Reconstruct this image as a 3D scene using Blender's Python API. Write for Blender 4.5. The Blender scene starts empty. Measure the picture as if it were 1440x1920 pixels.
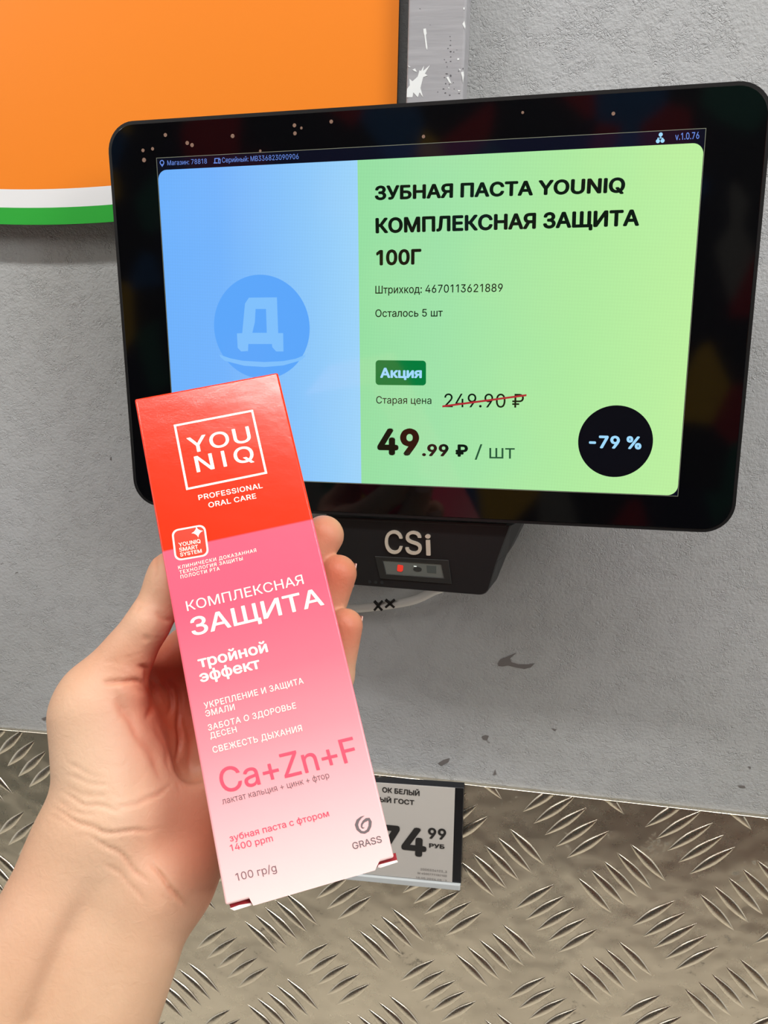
import bpy, bmesh, math, random
import numpy as np
from mathutils import Matrix, Vector, noise
random.seed(4)
SC = bpy.context.scene
COL = SC.collection

# ------------------------------------------------------------------ camera solve
F = 1545.0; CX, CY = 720.0, 960.0
def homog(P, Q):
    A = []
    for (x, y), (u, v) in zip(P, Q):
        u -= CX; v -= CY
        A.append([x, y, 1, 0, 0, 0, -u*x, -u*y, -u]); A.append([0, 0, 0, x, y, 1, -v*x, -v*y, -v])
    return np.linalg.svd(np.array(A, float))[2][-1].reshape(3, 3)
KI = np.diag([1/F, 1/F, 1])
def pose(H, s):
    M = KI @ H
    if M[2, 2] < 0: M = -M
    M = M / (np.linalg.norm(M[:, 0])*np.linalg.norm(M[:, 1]))**.5
    r1 = M[:, 0]/np.linalg.norm(M[:, 0]); r2 = M[:, 1]-r1*(M[:, 1]@r1); r2 /= np.linalg.norm(r2)
    return np.array([r1, r2, np.cross(r1, r2)]).T, M[:, 2]*s
S = 0.075                      # tread pattern period in metres
LAT = {(0,0):(1060.8,1540),(1,0):(1295.4,1567.9),(0,1):(1042.9,1724.6),(1,1):(1267.9,1753.3),(0,2):(1031.7,1892.9),
 (-.5,.5):(941.3,1620),(.5,.5):(1163.8,1648.3),(1.5,.5):(1397.5,1677.5),(-.5,1.5):(931.3,1795.8),(.5,1.5):(1144.2,1825.4),
 (1.5,1.5):(1367,1856.7),(-1.5,1.5):(724.2,1761.7),(-2.5,1.5):(528.3,1729.2),(-2.5,2.5):(529.8,1886.3),(-3.5,2.5):(350.4,1856.3),
 (-3,2):(439.2,1796.3),(-2,2):(626.7,1828.3),(-1,2):(825,1860)}
RW, TW = pose(homog(list(LAT), list(LAT.values())), S)
Z0 = 1.15
def cam2world_v(v):
    a = RW.T @ np.asarray(v, float); return Vector((a[0], a[2], -a[1]))
def cam2world(p):
    w = cam2world_v(np.asarray(p, float)-TW); w.z += Z0; return w

class Plane:
    """a flat frame seen in the photo: local x right, y up, z towards the viewer"""
    def __init__(s, R, t):
        s.R, s.t = R, np.asarray(t, float)
        ex, ey, ez = cam2world_v(R[:, 0]), cam2world_v(-R[:, 1]), cam2world_v(-R[:, 2])
        o = cam2world(t)
        s.M = Matrix(((ex.x, ey.x, ez.x, o.x), (ex.y, ey.y, ez.y, o.y), (ex.z, ey.z, ez.z, o.z), (0, 0, 0, 1)))
    def at(s, px, py, z=0.0):
        """local point of the plane z=const under this direction"""
        d = np.array([(px-CX)/F, (py-CY)/F, 1.0]); n = s.R[:, 2]; o = s.t - n*z
        p = d*(n@o)/(n@d) - s.t
        return np.array([p@s.R[:, 0], -(p@s.R[:, 1]), -(p@s.R[:, 2])])
    def uv(s, px, py, z=0.0): return s.at(px, py, z)[:2]

cam_d = bpy.data.cameras.new('camera'); cam = bpy.data.objects.new('camera', cam_d); COL.objects.link(cam)
cam_d.sensor_fit = 'VERTICAL'; cam_d.sensor_height = 36.0; cam_d.lens = F/1920*36.0
cam_d.clip_start = 0.01
xr, up, bk = cam2world_v((1, 0, 0)), cam2world_v((0, -1, 0)), cam2world_v((0, 0, -1)); cl = cam2world((0, 0, 0))
cam.matrix_world = Matrix(((xr.x, up.x, bk.x, cl.x), (xr.y, up.y, bk.y, cl.y), (xr.z, up.z, bk.z, cl.z), (0, 0, 0, 1)))
SC.camera = cam

# ------------------------------------------------------------------ light and exposure
SC.view_settings.view_transform = 'Standard'; SC.view_settings.look = 'None'
SC.view_settings.exposure = 0.0; SC.view_settings.gamma = 1.0
SC.view_settings.use_curve_mapping = False
w = bpy.data.worlds.new('world'); SC.world = w; w.use_nodes = True
w.node_tree.nodes['Background'].inputs[0].default_value = (1.0, .98, .95, 1); w.node_tree.nodes['Background'].inputs[1].default_value = 0.7
def area(name, loc, tgt, sx, sy, e, col=(1, 1, 1)):
    l = bpy.data.lights.new(name, 'AREA'); l.shape = 'RECTANGLE'; l.size = sx; l.size_y = sy; l.energy = e; l.color = col
    o = bpy.data.objects.new(name, l); COL.objects.link(o); o.location = loc
    o.rotation_euler = (Vector(tgt)-Vector(loc)).to_track_quat('-Z', 'Y').to_euler(); return o
area('tube_and_fill_light', (0.3, -.84, 2.85), (0.3, -0.5, 0), 3.0, .10, 44, (1, .985, .96))
area('tube_and_fill_light', (1.9, -1.5, 2.85), (0.2, -.2, 1.1), .7, 1.8, 58, (1, .985, .97))  # added fill from the right, not a known ceiling tube
area('tube_and_fill_light', (-2.0, -1.5, 2.85), (0, -.2, 1.1), .7, 1.8, 26, (1, .97, .93))  # weaker fill added on the left, no such tube known

# ------------------------------------------------------------------ helpers
def lin(c):
    return tuple((v/255/12.92 if v/255 <= .04045 else ((v/255+.055)/1.055)**2.4) for v in c)+(1,)
MATS = {}
def mat(name, col=(200, 200, 200), rough=.5, metal=0., emit=None, es=1., spec=.5, coat=0., alpha=1., trans=0.):
    if name in MATS: return MATS[name]
    m = bpy.data.materials.new(name); m.use_nodes = True; b = m.node_tree.nodes['Principled BSDF']
    b.inputs['Base Color'].default_value = lin(col); b.inputs['Roughness'].default_value = rough; b.inputs['Metallic'].default_value = metal
    b.inputs['Specular IOR Level'].default_value = spec; b.inputs['Coat Weight'].default_value = coat
    b.inputs['Transmission Weight'].default_value = trans
    if emit is not None:
        b.inputs['Emission Color'].default_value = lin(emit); b.inputs['Emission Strength'].default_value = es
    if alpha < 1: b.inputs['Alpha'].default_value = alpha
    MATS[name] = m; return m
def nodes(m): return m.node_tree.nodes, m.node_tree.links, m.node_tree.nodes['Principled BSDF']
def N(m, t, **kw):
    n = m.node_tree.nodes.new(t)
    for k, v in kw.items():
        if k in n.inputs: n.inputs[k].default_value = v
        else: setattr(n, k, v)
    return n
def ramp(m, stops, interp='LINEAR'):
    r = m.node_tree.nodes.new('ShaderNodeValToRGB'); cr = r.color_ramp; cr.interpolation = interp
    while len(cr.elements) < len(stops): cr.elements.new(.5)
    for e, (p, c) in zip(cr.elements, stops): e.position = p; e.color = c
    return r

def tag(o, label=None, cat=None, group=None, kind=None):
    if label: o['label'] = label
    if cat: o['category'] = cat
    if group: o['group'] = group
    if kind: o['kind'] = kind
    return o
def empty(name, M):
    o = bpy.data.objects.new(name, None); COL.objects.link(o); o.matrix_world = M; o.empty_display_size = .01; return o
def link(name, me, m=None, parent=None, M=None):
    if m is not None and not me.materials: me.materials.append(m)
    o = bpy.data.objects.new(name, me); COL.objects.link(o)
    if parent is not None: o.parent = parent
    if M is not None: o.matrix_world = M
    return o
def meshobj(name, V, Fc, m=None, parent=None, M=None, smooth=False):
    me = bpy.data.meshes.new(name); me.from_pydata([tuple(map(float, v)) for v in V], [], [tuple(f) for f in Fc]); me.update()
    if smooth:
        for p in me.polygons: p.use_smooth = True
    return link(name, me, m, parent, M)
def fill2d(loops, z0, z1, bev=0.0):
    """solid (or sheet when z0==z1) from 2-D loops (first is the outline, others are holes)"""
    bm = bmesh.new(); es = []
    for lp in loops:
        vs = [bm.verts.new((float(p[0]), float(p[1]), z1)) for p in lp]
        es += [bm.edges.new((vs[i], vs[(i+1) % len(vs)])) for i in range(len(vs))]
    r = bmesh.ops.triangle_fill(bm, use_beauty=True, use_dissolve=False, edges=es)
    bmesh.ops.recalc_face_normals(bm, faces=bm.faces)
    if bm.faces and sum(f.normal.z for f in bm.faces) < 0: bmesh.ops.reverse_faces(bm, faces=bm.faces)
    if z0 != z1:
        if len(loops) == 1: bmesh.ops.dissolve_faces(bm, faces=list(bm.faces))
        top = list(bm.faces)
        ex = bmesh.ops.extrude_face_region(bm, geom=top, use_keep_orig=True)
        nv = [g for g in ex['geom'] if isinstance(g, bmesh.types.BMVert)]
        for v in nv: v.co.z = z0
        bmesh.ops.recalc_face_normals(bm, faces=bm.faces)
        if bev:
            ed = [e for e in bm.edges if abs(e.verts[0].co.z-z1) < 1e-7 and abs(e.verts[1].co.z-z1) < 1e-7 and len(e.link_faces) == 2 and (abs(e.link_faces[0].normal.z) < .5 or abs(e.link_faces[1].normal.z) < .5)]
            bmesh.ops.bevel(bm, geom=ed, offset=bev, segments=3, affect='EDGES', profile=.5)
    return bm
def shape(name, loops, z0, z1, m, parent=None, M=None, bev=0.0):
    bm = fill2d(loops, z0, z1, bev); me = bpy.data.meshes.new(name); bm.to_mesh(me); bm.free()
    return link(name, me, m, parent, M)
def rrect(x0, y0, x1, y1, r, n=8):
    if not isinstance(r, (list, tuple)): r = [r]*4      # BL BR TR TL
    out = []
    for (cx, cy, a0, rr) in ((x0+r[0], y0+r[0], 180, r[0]), (x1-r[1], y0+r[1], 270, r[1]), (x1-r[2], y1-r[2], 0, r[2]), (x0+r[3], y1-r[3], 90, r[3])):
        if rr <= 0: out.append((cx, cy)); continue
        for i in range(n+1):
            a = math.radians(a0+90*i/n); out.append((cx+rr*math.cos(a), cy+rr*math.sin(a)))
    return out
def circ(c, r, n=48, ry=None): return [(c[0]+r*math.cos(2*math.pi*i/n), c[1]+(ry or r)*math.sin(2*math.pi*i/n)) for i in range(n)]
def roundpoly(pts, rs, n=6):
    """round the corners of a polygon"""
    out = []; L = len(pts)
    if not isinstance(rs, (list, tuple)): rs = [rs]*L
    for i in range(L):
        p = np.array(pts[i], float); a = np.array(pts[i-1], float)-p; b = np.array(pts[(i+1) % L], float)-p; r = rs[i]
        if r <= 0: out.append(tuple(p)); continue
        a /= np.linalg.norm(a); b /= np.linalg.norm(b); th = math.acos(max(-1, min(1, a@b)))
        t = r/math.tan(th/2); c = p+(a+b)/np.linalg.norm(a+b)*r/math.sin(th/2)
        s, e = p+a*t, p+b*t
        v0, v1 = s-c, e-c; a0 = math.atan2(v0[1], v0[0]); d = (math.atan2(v1[1], v1[0])-a0+math.pi) % (2*math.pi)-math.pi
        for k in range(n+1): out.append((c[0]+r*math.cos(a0+d*k/n), c[1]+r*math.sin(a0+d*k/n)))
    return out
def crop(o, s):
    return lambda x, y: (o[0]+x/s, o[1]+y/s)
def ident(x, y): return (x, y)

# text: letter outlines, filled as a flat mesh that spans
# baseline start, baseline end and cap (or x-height) top
GLYPHS = {      # code point: (advance, outlines as x, y, x, y ...)
    32: (188, []),
    37: (676, [[175,283,146,286,121,297,101,314,86,335,78,360,75,388,75,412,78,440,87,464,101,486,121,503,146,513,175,517,206,513,230,503,250,486,264,464,273,440,276,412,276,388,273,360,264,335,250,314,230,297,205,286], [175,327,198,332,212,346,221,365,223,388,223,412,221,435,213,454,198,468,175,473,153,468,138,454,130,435,127,412,127,388,130,365,138,346,153,332], [501,-10,471,-6,446,5,426,21,412,43,403,68,400,95,400,120,403,147,412,172,427,194,447,210,471,221,501,225,531,221,556,210,576,194,590,172,598,147,601,120,601,95,598,68,589,43,575,21,555,5,531,-6], [501,35,523,39,538,53,546,73,549,95,549,120,546,142,538,162,524,176,501,180,479,176,464,162,456,142,453,120,453,95,455,73,464,53,479,39], [132,0,482,509,540,509,191,0]]),
    43: (453, [[198,34,198,364,255,364,255,34], [61,172,61,226,391,226,391,172]]),
    45: (453, [[337,244,337,188,114,188,114,244]]),
    46: (188, [[95,-4,78,-1,63,9,53,24,50,41,53,59,63,73,78,83,95,87,113,83,128,73,138,59,141,41,138,24,128,9,113,-1]]),
    47: (249, [[235,533,71,-76,14,-76,178,533]]),
    48: (453, [[227,-7,174,1,130,24,95,62,69,113,53,178,48,254,53,330,69,395,95,447,130,484,174,508,227,516,279,508,323,484,358,447,384,395,400,330,405,254,400,178,384,113,359,62,323,24,279,1], [227,50,261,56,290,74,313,103,330,144,340,194,344,254,340,314,330,365,313,405,290,435,261,453,227,460,192,453,163,435,140,405,123,365,113,314,109,254,113,194,123,144,140,103,163,74,192,56]]),
    49: (400, [[276,509,276,0,212,0,212,448,209,448,86,358,86,427,198,509]]),
    50: (453, [[64,0,64,47,234,229,282,282,299,305,311,327,318,348,320,371,317,397,308,419,293,436,273,449,250,457,224,460,196,457,172,447,153,433,139,413,130,390,127,362,66,362,71,405,86,442,111,473,143,496,182,511,225,516,268,511,306,497,337,474,361,445,376,411,381,372,378,345,371,318,357,290,336,259,267,180,153,60,153,57,389,57,389,0]]),
    51: (453, [[218,-7,173,-3,133,10,98,30,70,57,52,91,44,132,109,132,115,107,126,87,144,71,165,59,191,52,219,50,248,53,275,61,297,74,315,93,325,116,329,145,326,172,316,196,299,217,275,234,242,244,201,248,157,248,157,299,288,448,288,452,70,452,70,509,372,509,372,461,211,278,211,289,264,288,308,276,344,253,371,222,387,186,393,145,387,103,370,66,344,36,309,12,266,-2]]),
    52: (453, [[40,105,40,158,247,509,311,509,109,166,109,163,413,163,413,105], [282,0,282,121,282,146,282,318,343,318,343,0]]),
    53: (453, [[221,-7,178,-2,140,11,108,32,83,60,66,93,60,130,122,130,127,108,138,89,154,73,173,60,196,52,221,50,250,53,276,64,298,82,314,104,324,131,328,162,324,193,314,221,297,244,275,262,248,273,218,277,192,275,167,268,145,258,128,246,67,253,96,509,366,509,366,452,151,452,134,301,136,301,155,315,178,325,203,331,229,334,263,330,294,321,321,306,345,285,364,260,379,231,388,199,391,163,385,117,369,76,343,41,309,15,268,-1]]),
    54: (453, [[226,-7,182,-1,142,15,109,40,84,74,69,115,64,162,68,199,80,239,102,285,137,340,252,509,322,509,151,261,145,261,154,275,165,288,179,299,196,307,214,312,235,314,278,309,316,295,346,271,370,240,384,201,389,157,384,112,368,73,343,39,310,14,271,-2], [226,48,254,52,279,63,299,79,314,101,324,128,327,157,324,187,314,213,299,235,279,251,254,262,226,265,198,262,174,252,153,235,138,214,128,188,125,158,128,128,138,102,153,79,174,63,198,52]]),
    55: (453, [[97,0,323,448,323,452,62,452,62,509,391,509,391,449,165,0]]),
    56: (453, [[226,-7,178,-2,136,11,101,33,74,62,57,96,52,135,55,166,65,195,81,220,101,241,125,256,153,265,153,267,119,282,93,308,76,342,70,380,75,417,90,450,114,477,146,498,184,511,226,516,269,511,306,498,337,477,361,450,377,417,382,380,376,342,359,308,333,282,300,267,300,265,327,256,351,241,372,220,387,195,397,166,401,135,395,96,378,62,352,33,317,11,275,-2], [226,49,258,52,285,60,307,74,323,91,333,113,337,139,333,165,322,189,305,208,283,223,256,232,226,235,196,232,169,223,147,208,130,189,119,165,115,139,119,113,129,91,145,74,167,60,195,52], [226,290,252,292,274,300,293,313,307,330,316,351,319,376,316,399,308,420,294,437,275,449,252,457,226,460,200,457,177,449,159,437,145,420,136,399,133,376,136,351,145,330,159,313,178,300,201,292]]),
    57: (453, [[226,516,271,510,310,494,343,468,368,434,384,393,389,347,385,309,373,270,350,224,315,168,200,0,130,0,301,248,307,248,299,234,287,221,273,210,257,202,238,196,218,195,175,199,137,214,106,237,83,269,68,307,64,352,69,397,85,436,110,469,143,494,182,510], [226,460,199,457,174,446,154,429,138,407,129,381,125,352,129,322,138,295,154,274,174,257,199,247,226,243,254,247,279,257,299,273,314,295,324,321,327,350,324,381,314,407,299,429,279,446,254,457]]),
    58: (188, [[95,-4,78,-1,63,9,53,24,50,41,53,59,63,73,78,83,95,87,113,83,128,73,138,59,141,41,138,24,128,9,113,-1], [95,271,78,274,63,284,53,299,50,316,53,334,63,349,78,359,95,362,113,359,128,349,138,334,141,316,138,299,128,284,113,274]]),
    65: (480, [[16,0,201,509,276,509,463,0,395,0,287,302,264,372,232,478,245,478,213,371,191,302,85,0], [110,142,110,199,370,199,370,142]]),
    66: (456, [[60,0,60,509,241,509,289,504,329,491,359,469,381,442,394,410,398,374,395,344,387,320,373,301,356,286,336,275,315,267,315,262,339,257,363,245,385,227,402,203,414,173,418,136,413,100,400,67,377,39,344,18,301,4,247,0], [125,57,245,57,296,63,330,80,349,105,355,137,352,161,342,184,327,203,306,218,279,228,248,231,125,231], [125,285,238,285,265,288,288,296,308,309,323,326,333,348,336,372,330,403,313,429,283,446,240,452,125,452]]),
    67: (510, [[267,-7,205,1,150,25,104,63,70,115,48,179,40,254,48,329,70,393,104,445,150,484,205,508,267,516,305,513,340,504,373,490,402,471,427,447,448,418,463,385,473,348,408,348,401,373,389,395,375,413,357,428,337,440,315,449,292,454,267,456,223,450,184,432,150,403,125,364,109,314,103,254,109,194,125,145,151,105,184,76,223,59,267,53,292,55,315,60,337,69,357,81,375,96,389,114,401,136,408,160,473,160,463,124,448,91,428,62,402,38,373,19,341,5,305,-4]]),
    69: (419, [[60,0,60,509,372,509,372,452,125,452,125,286,355,286,355,229,125,229,125,57,375,57,375,0]]),
    70: (410, [[60,0,60,509,369,509,369,452,125,452,125,278,346,278,346,221,125,221,125,0]]),
    71: (520, [[269,-7,205,1,149,25,104,64,69,116,47,179,40,254,47,329,69,393,103,445,149,484,203,508,265,516,304,513,340,504,374,489,403,469,429,445,449,416,465,384,474,349,408,349,399,372,387,393,373,411,356,427,337,439,315,448,291,454,265,456,222,450,183,432,150,404,125,364,109,314,103,254,109,194,125,145,151,105,184,76,224,59,269,53,309,57,345,71,374,93,396,123,410,160,415,202,434,199,283,199,283,256,478,256,478,200,471,141,451,91,419,50,377,19,326,0]]),
    73: (183, [[60,0,60,509,123,509,123,0]]),
    76: (393, [[60,0,60,509,125,509,125,57,361,57,361,0]]),
    77: (628, [[60,0,60,509,152,509,277,187,287,159,299,123,311,84,322,49,307,49,318,83,330,121,342,158,352,187,476,509,568,509,568,0,504,0,504,291,504,327,505,369,506,413,507,457,513,457,498,409,482,363,467,322,456,291,342,0,286,0,170,291,159,321,145,361,129,408,112,457,119,457,120,416,121,372,122,328,122,291,122,0]]),
    78: (523, [[60,0,60,509,136,509,343,183,363,151,388,107,414,55,405,54,401,108,399,157,399,195,399,509,463,509,463,0,387,0,202,290,177,331,148,381,108,452,119,454,122,384,124,328,125,291,125,0]]),
    79: (533, [[267,-7,205,1,150,25,105,63,70,115,48,179,40,254,48,329,70,393,105,445,150,484,205,508,267,516,329,508,384,484,429,445,464,393,486,329,493,254,486,179,464,115,429,63,384,25,329,1], [267,53,310,59,349,76,383,105,408,144,425,194,430,254,425,314,408,365,383,404,349,433,310,450,267,456,223,450,184,433,151,404,125,364,109,314,103,254,109,194,125,144,151,105,184,76,223,59]]),
    80: (445, [[60,0,60,509,235,509,289,503,332,487,366,462,390,430,404,391,409,348,404,304,390,265,366,233,332,207,289,191,235,186,109,186,109,242,233,242,269,246,297,256,318,272,333,294,342,319,344,348,342,376,333,402,318,423,297,439,268,449,232,452,125,452,125,0]]),
    81: (533, [[245,159,313,159,369,85,384,65,468,-48,401,-48,346,27,331,46], [267,-7,205,1,150,25,105,63,70,115,48,179,40,254,48,329,70,393,105,445,150,484,205,508,267,516,329,508,384,484,429,445,464,393,486,329,493,254,486,179,464,115,429,63,384,25,329,1], [267,53,310,59,349,76,383,105,408,144,425,194,430,254,425,314,408,365,383,404,349,433,310,450,267,456,223,450,184,433,151,404,125,364,109,314,103,254,109,194,125,144,151,105,184,76,223,59]]),
    82: (449, [[60,0,60,509,236,509,290,504,333,489,367,465,390,433,405,395,409,352,405,309,390,271,367,240,333,217,289,203,236,198,96,198,96,255,234,255,269,258,298,267,319,281,334,300,342,324,345,352,342,380,334,405,319,425,298,440,269,449,233,452,125,452,125,0], [353,0,230,229,303,229,428,0]]),
    83: (447, [[224,-9,172,-4,128,9,91,31,64,60,46,96,38,137,104,137,110,110,123,88,142,71,166,59,194,52,224,49,257,52,286,60,311,74,329,92,341,114,346,139,342,161,332,179,316,193,296,205,245,222,184,239,128,260,86,289,60,326,52,372,58,413,75,448,102,476,138,498,180,511,227,516,275,511,316,498,351,476,377,449,394,415,401,378,337,378,326,412,302,437,267,453,225,459,194,456,167,448,145,435,129,418,118,398,115,376,119,352,131,334,148,319,169,308,212,293,264,279,312,264,336,252,359,238,379,220,395,198,405,171,408,139,403,99,386,64,360,34,323,11,278,-4]]),
    84: (449, [[32,452,32,509,417,509,417,452,257,452,257,0,193,0,193,452]]),
    85: (517, [[259,-8,203,-2,154,15,114,43,85,80,66,124,60,173,60,509,124,509,124,178,128,144,141,113,160,87,187,68,220,56,259,52,298,56,331,68,357,87,377,113,389,144,393,178,393,509,457,509,457,173,451,124,433,80,403,43,363,15,315,-2]]),
    89: (472, [[203,0,203,208,16,509,91,509,192,344,222,292,250,230,224,230,251,293,280,344,381,509,455,509,268,208,268,0]]),
    90: (438, [[42,0,42,46,273,385,306,431,341,476,348,454,285,452,223,452,40,452,40,509,397,509,397,462,169,129,134,81,97,33,90,54,152,57,214,57,399,57,399,0]]),
    95: (319, [[319,0,319,-56,0,-56,0,0]]),
    97: (389, [[160,-9,126,-5,94,5,68,22,48,45,35,73,30,108,34,138,43,161,58,179,78,193,100,203,125,211,178,220,234,227,252,230,265,235,273,243,276,255,276,257,273,279,267,297,256,311,240,322,220,329,196,331,171,329,149,322,132,313,118,301,107,288,100,274,41,291,57,322,79,346,104,364,133,375,163,382,194,384,239,379,263,372,286,360,306,343,322,320,333,290,337,251,337,0,277,0,277,52,272,52,252,25,236,12,215,1,190,-6], [170,45,202,49,228,59,248,74,263,93,272,115,276,138,276,190,259,182,231,176,200,171,175,168,134,159,117,150,103,139,95,124,92,105,94,87,102,72,114,61,130,52,149,47]]),
    103: (425, [[207,-151,168,-148,134,-140,105,-127,82,-110,64,-91,51,-69,101,-41,122,-66,136,-78,154,-88,178,-95,207,-97,249,-92,282,-75,304,-47,311,-6,311,68,306,68,287,41,272,28,252,16,227,8,195,5,152,10,113,27,80,53,55,90,39,136,34,191,39,246,55,293,80,332,112,361,152,378,196,384,228,382,253,373,273,360,288,346,308,319,313,319,313,379,372,379,372,-9,367,-54,350,-90,324,-117,291,-136,251,-147], [205,59,237,63,264,75,285,95,300,121,309,154,312,193,309,231,300,264,285,291,264,312,237,325,205,330,172,325,145,312,124,290,109,262,99,229,96,193,99,155,109,123,124,96,145,76,172,63]]),
    105: (167, [[53,0,53,379,114,379,114,0], [84,443,67,446,54,455,44,468,41,483,44,499,54,512,67,521,84,524,100,521,114,512,123,499,126,483,123,468,114,455,100,446]]),
    109: (610, [[53,0,53,379,112,379,112,295,108,295,118,323,132,346,151,363,172,376,195,384,219,386,257,380,287,361,309,331,321,295,312,295,322,321,337,343,357,361,381,375,407,383,437,386,468,383,497,372,522,354,541,328,553,296,557,255,557,0,496,0,496,254,490,289,473,313,447,326,419,330,395,328,374,320,358,307,345,290,338,270,335,247,335,0,274,0,274,260,269,288,253,311,229,326,199,330,178,328,158,320,140,307,126,289,117,266,114,238,114,0]]),
    110: (410, [[114,227,114,0,53,0,53,379,112,379,112,287,102,287,124,332,152,362,187,379,227,384,264,380,295,369,321,349,341,321,353,285,357,240,357,0,296,0,296,235,290,275,273,304,246,323,210,329,184,326,161,317,141,303,126,283,117,257]]),
    112: (424, [[53,-143,53,379,112,379,112,319,118,319,137,346,152,360,171,373,197,381,229,384,274,378,313,361,345,332,370,293,385,245,390,189,385,133,370,84,346,45,313,16,274,-2,229,-8,198,-5,173,4,153,17,138,31,118,59,114,59,114,-143], [220,47,253,51,279,66,301,88,316,117,325,151,328,189,325,227,316,261,301,290,280,311,253,325,220,330,188,325,161,312,140,291,125,263,116,229,113,189,116,150,125,115,140,86,162,65,188,51]]),
    118: (389, [[163,0,17,379,84,379,165,155,187,87,206,21,184,21,203,87,224,155,305,379,371,379,226,0]]),
    1040: (480, [[16,0,201,509,276,509,463,0,395,0,287,302,264,372,232,478,245,478,213,371,191,302,85,0], [110,142,110,199,370,199,370,142]]),
    1041: (449, [[60,0,60,509,364,509,364,452,125,452,125,295,242,295,290,291,332,278,365,256,390,228,406,192,411,151,406,108,390,71,365,41,332,18,290,5,242,0], [125,56,240,56,286,63,320,81,340,111,347,151,340,188,320,216,286,233,240,239,125,239]]),
    1042: (456, [[60,0,60,509,241,509,289,504,329,491,359,469,381,442,394,410,398,374,395,344,387,320,373,301,356,286,336,275,315,267,315,262,339,257,363,245,385,227,402,203,414,173,418,136,413,100,400,67,377,39,344,18,301,4,247,0], [125,57,245,57,296,63,330,80,349,105,355,137,352,161,342,184,327,203,306,218,279,228,248,231,125,231], [125,285,238,285,265,288,288,296,308,309,323,326,333,348,336,372,330,403,313,429,283,446,240,452,125,452]]),
    1043: (401, [[370,509,370,452,125,452,125,0,60,0,60,509]]),
    1044: (569, [[32,-109,32,57,73,57,97,86,117,132,133,199,145,294,162,509,480,509,480,57,537,57,537,-109,475,-109,475,0,94,0,94,-109], [147,57,416,57,416,452,221,452,208,294,196,194,187,150,176,111,163,80]]),
    1045: (419, [[60,0,60,509,372,509,372,452,125,452,125,286,355,286,355,229,125,229,125,57,375,57,375,0]]),
    1046: (668, [[366,509,366,0,302,0,302,509], [18,0,183,265,32,509,110,509,241,283,429,283,559,509,636,509,486,264,650,0,576,0,439,226,229,226,91,0]]),
    1047: (431, [[216,-7,169,-2,127,11,92,31,66,59,48,93,42,132,107,132,112,108,123,88,140,71,161,60,187,52,215,50,246,53,272,61,295,74,312,92,323,114,326,139,323,165,312,188,295,207,272,221,242,230,207,233,166,233,166,289,207,289,235,291,260,299,281,312,296,329,305,351,309,375,306,399,297,420,284,437,265,449,243,457,216,460,191,457,167,450,146,438,130,422,119,402,115,378,53,378,59,417,76,450,102,478,135,498,174,511,217,516,262,511,300,497,330,475,353,446,367,414,372,378,366,339,349,306,322,280,287,264,287,260,317,252,342,238,363,219,378,196,387,169,390,139,384,99,367,64,341,35,306,12,264,-2]]),
    1048: (523, [[463,0,398,0,398,291,399,328,402,384,404,454,416,452,376,381,346,331,321,290,137,0,60,0,60,509,125,509,125,195,124,157,123,108,118,54,110,55,136,107,161,151,180,183,388,509,463,509]]),
    1049: (523, [[463,0,398,0,398,291,399,328,402,384,404,454,416,452,376,381,346,331,321,290,137,0,60,0,60,509,125,509,125,195,124,157,123,108,118,54,110,55,136,107,161,151,180,183,388,509,463,509], [262,562,236,566,212,575,192,590,177,610,167,633,164,659,208,659,212,637,223,621,241,609,262,606,284,609,301,621,312,637,316,659,361,659,358,633,348,610,333,590,313,575,289,566]]),
    1050: (467, [[60,0,60,509,125,509,125,287,196,287,362,509,440,509,251,262,449,0,371,0,199,231,125,231,125,0]]),
    1051: (520, [[32,0,32,57,45,57,67,59,84,66,97,80,107,103,114,135,119,181,146,509,460,509,460,0,395,0,395,452,205,452,182,175,170,97,161,67,147,42,131,24,109,10,83,3,51,0]]),
    1052: (628, [[60,0,60,509,152,509,277,187,287,159,299,123,311,84,322,49,307,49,318,83,330,121,342,158,352,187,476,509,568,509,568,0,504,0,504,291,504,327,505,369,506,413,507,457,513,457,498,409,482,363,467,322,456,291,342,0,286,0,170,291,159,321,145,361,129,408,112,457,119,457,120,416,121,372,122,328,122,291,122,0]]),
    1053: (517, [[60,0,60,509,125,509,125,289,392,289,392,509,457,509,457,0,392,0,392,232,125,232,125,0]]),
    1054: (533, [[267,-7,205,1,150,25,105,63,70,115,48,179,40,254,48,329,70,393,105,445,150,484,205,508,267,516,329,508,384,484,429,445,464,393,486,329,493,254,486,179,464,115,429,63,384,25,329,1], [267,53,310,59,349,76,383,105,408,144,425,194,430,254,425,314,408,365,383,404,349,433,310,450,267,456,223,450,184,433,151,404,125,364,109,314,103,254,109,194,125,144,151,105,184,76,223,59]]),
    1055: (517, [[457,509,457,0,392,0,392,452,125,452,125,0,60,0,60,509]]),
    1056: (445, [[60,0,60,509,235,509,289,503,332,487,366,462,390,430,404,391,409,348,404,304,390,265,366,233,332,207,289,191,235,186,109,186,109,242,233,242,269,246,297,256,318,272,333,294,342,319,344,348,342,376,333,402,318,423,297,439,268,449,232,452,125,452,125,0]]),
    1057: (510, [[267,-7,205,1,150,25,104,63,70,115,48,179,40,254,48,329,70,393,104,445,150,484,205,508,267,516,305,513,340,504,373,490,402,471,427,447,448,418,463,385,473,348,408,348,401,373,389,395,375,413,357,428,337,440,315,449,292,454,267,456,223,450,184,432,150,403,125,364,109,314,103,254,109,194,125,145,151,105,184,76,223,59,267,53,292,55,315,60,337,69,357,81,375,96,389,114,401,136,408,160,473,160,463,124,448,91,428,62,402,38,373,19,341,5,305,-4]]),
    1058: (449, [[32,452,32,509,417,509,417,452,257,452,257,0,193,0,193,452]]),
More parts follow.
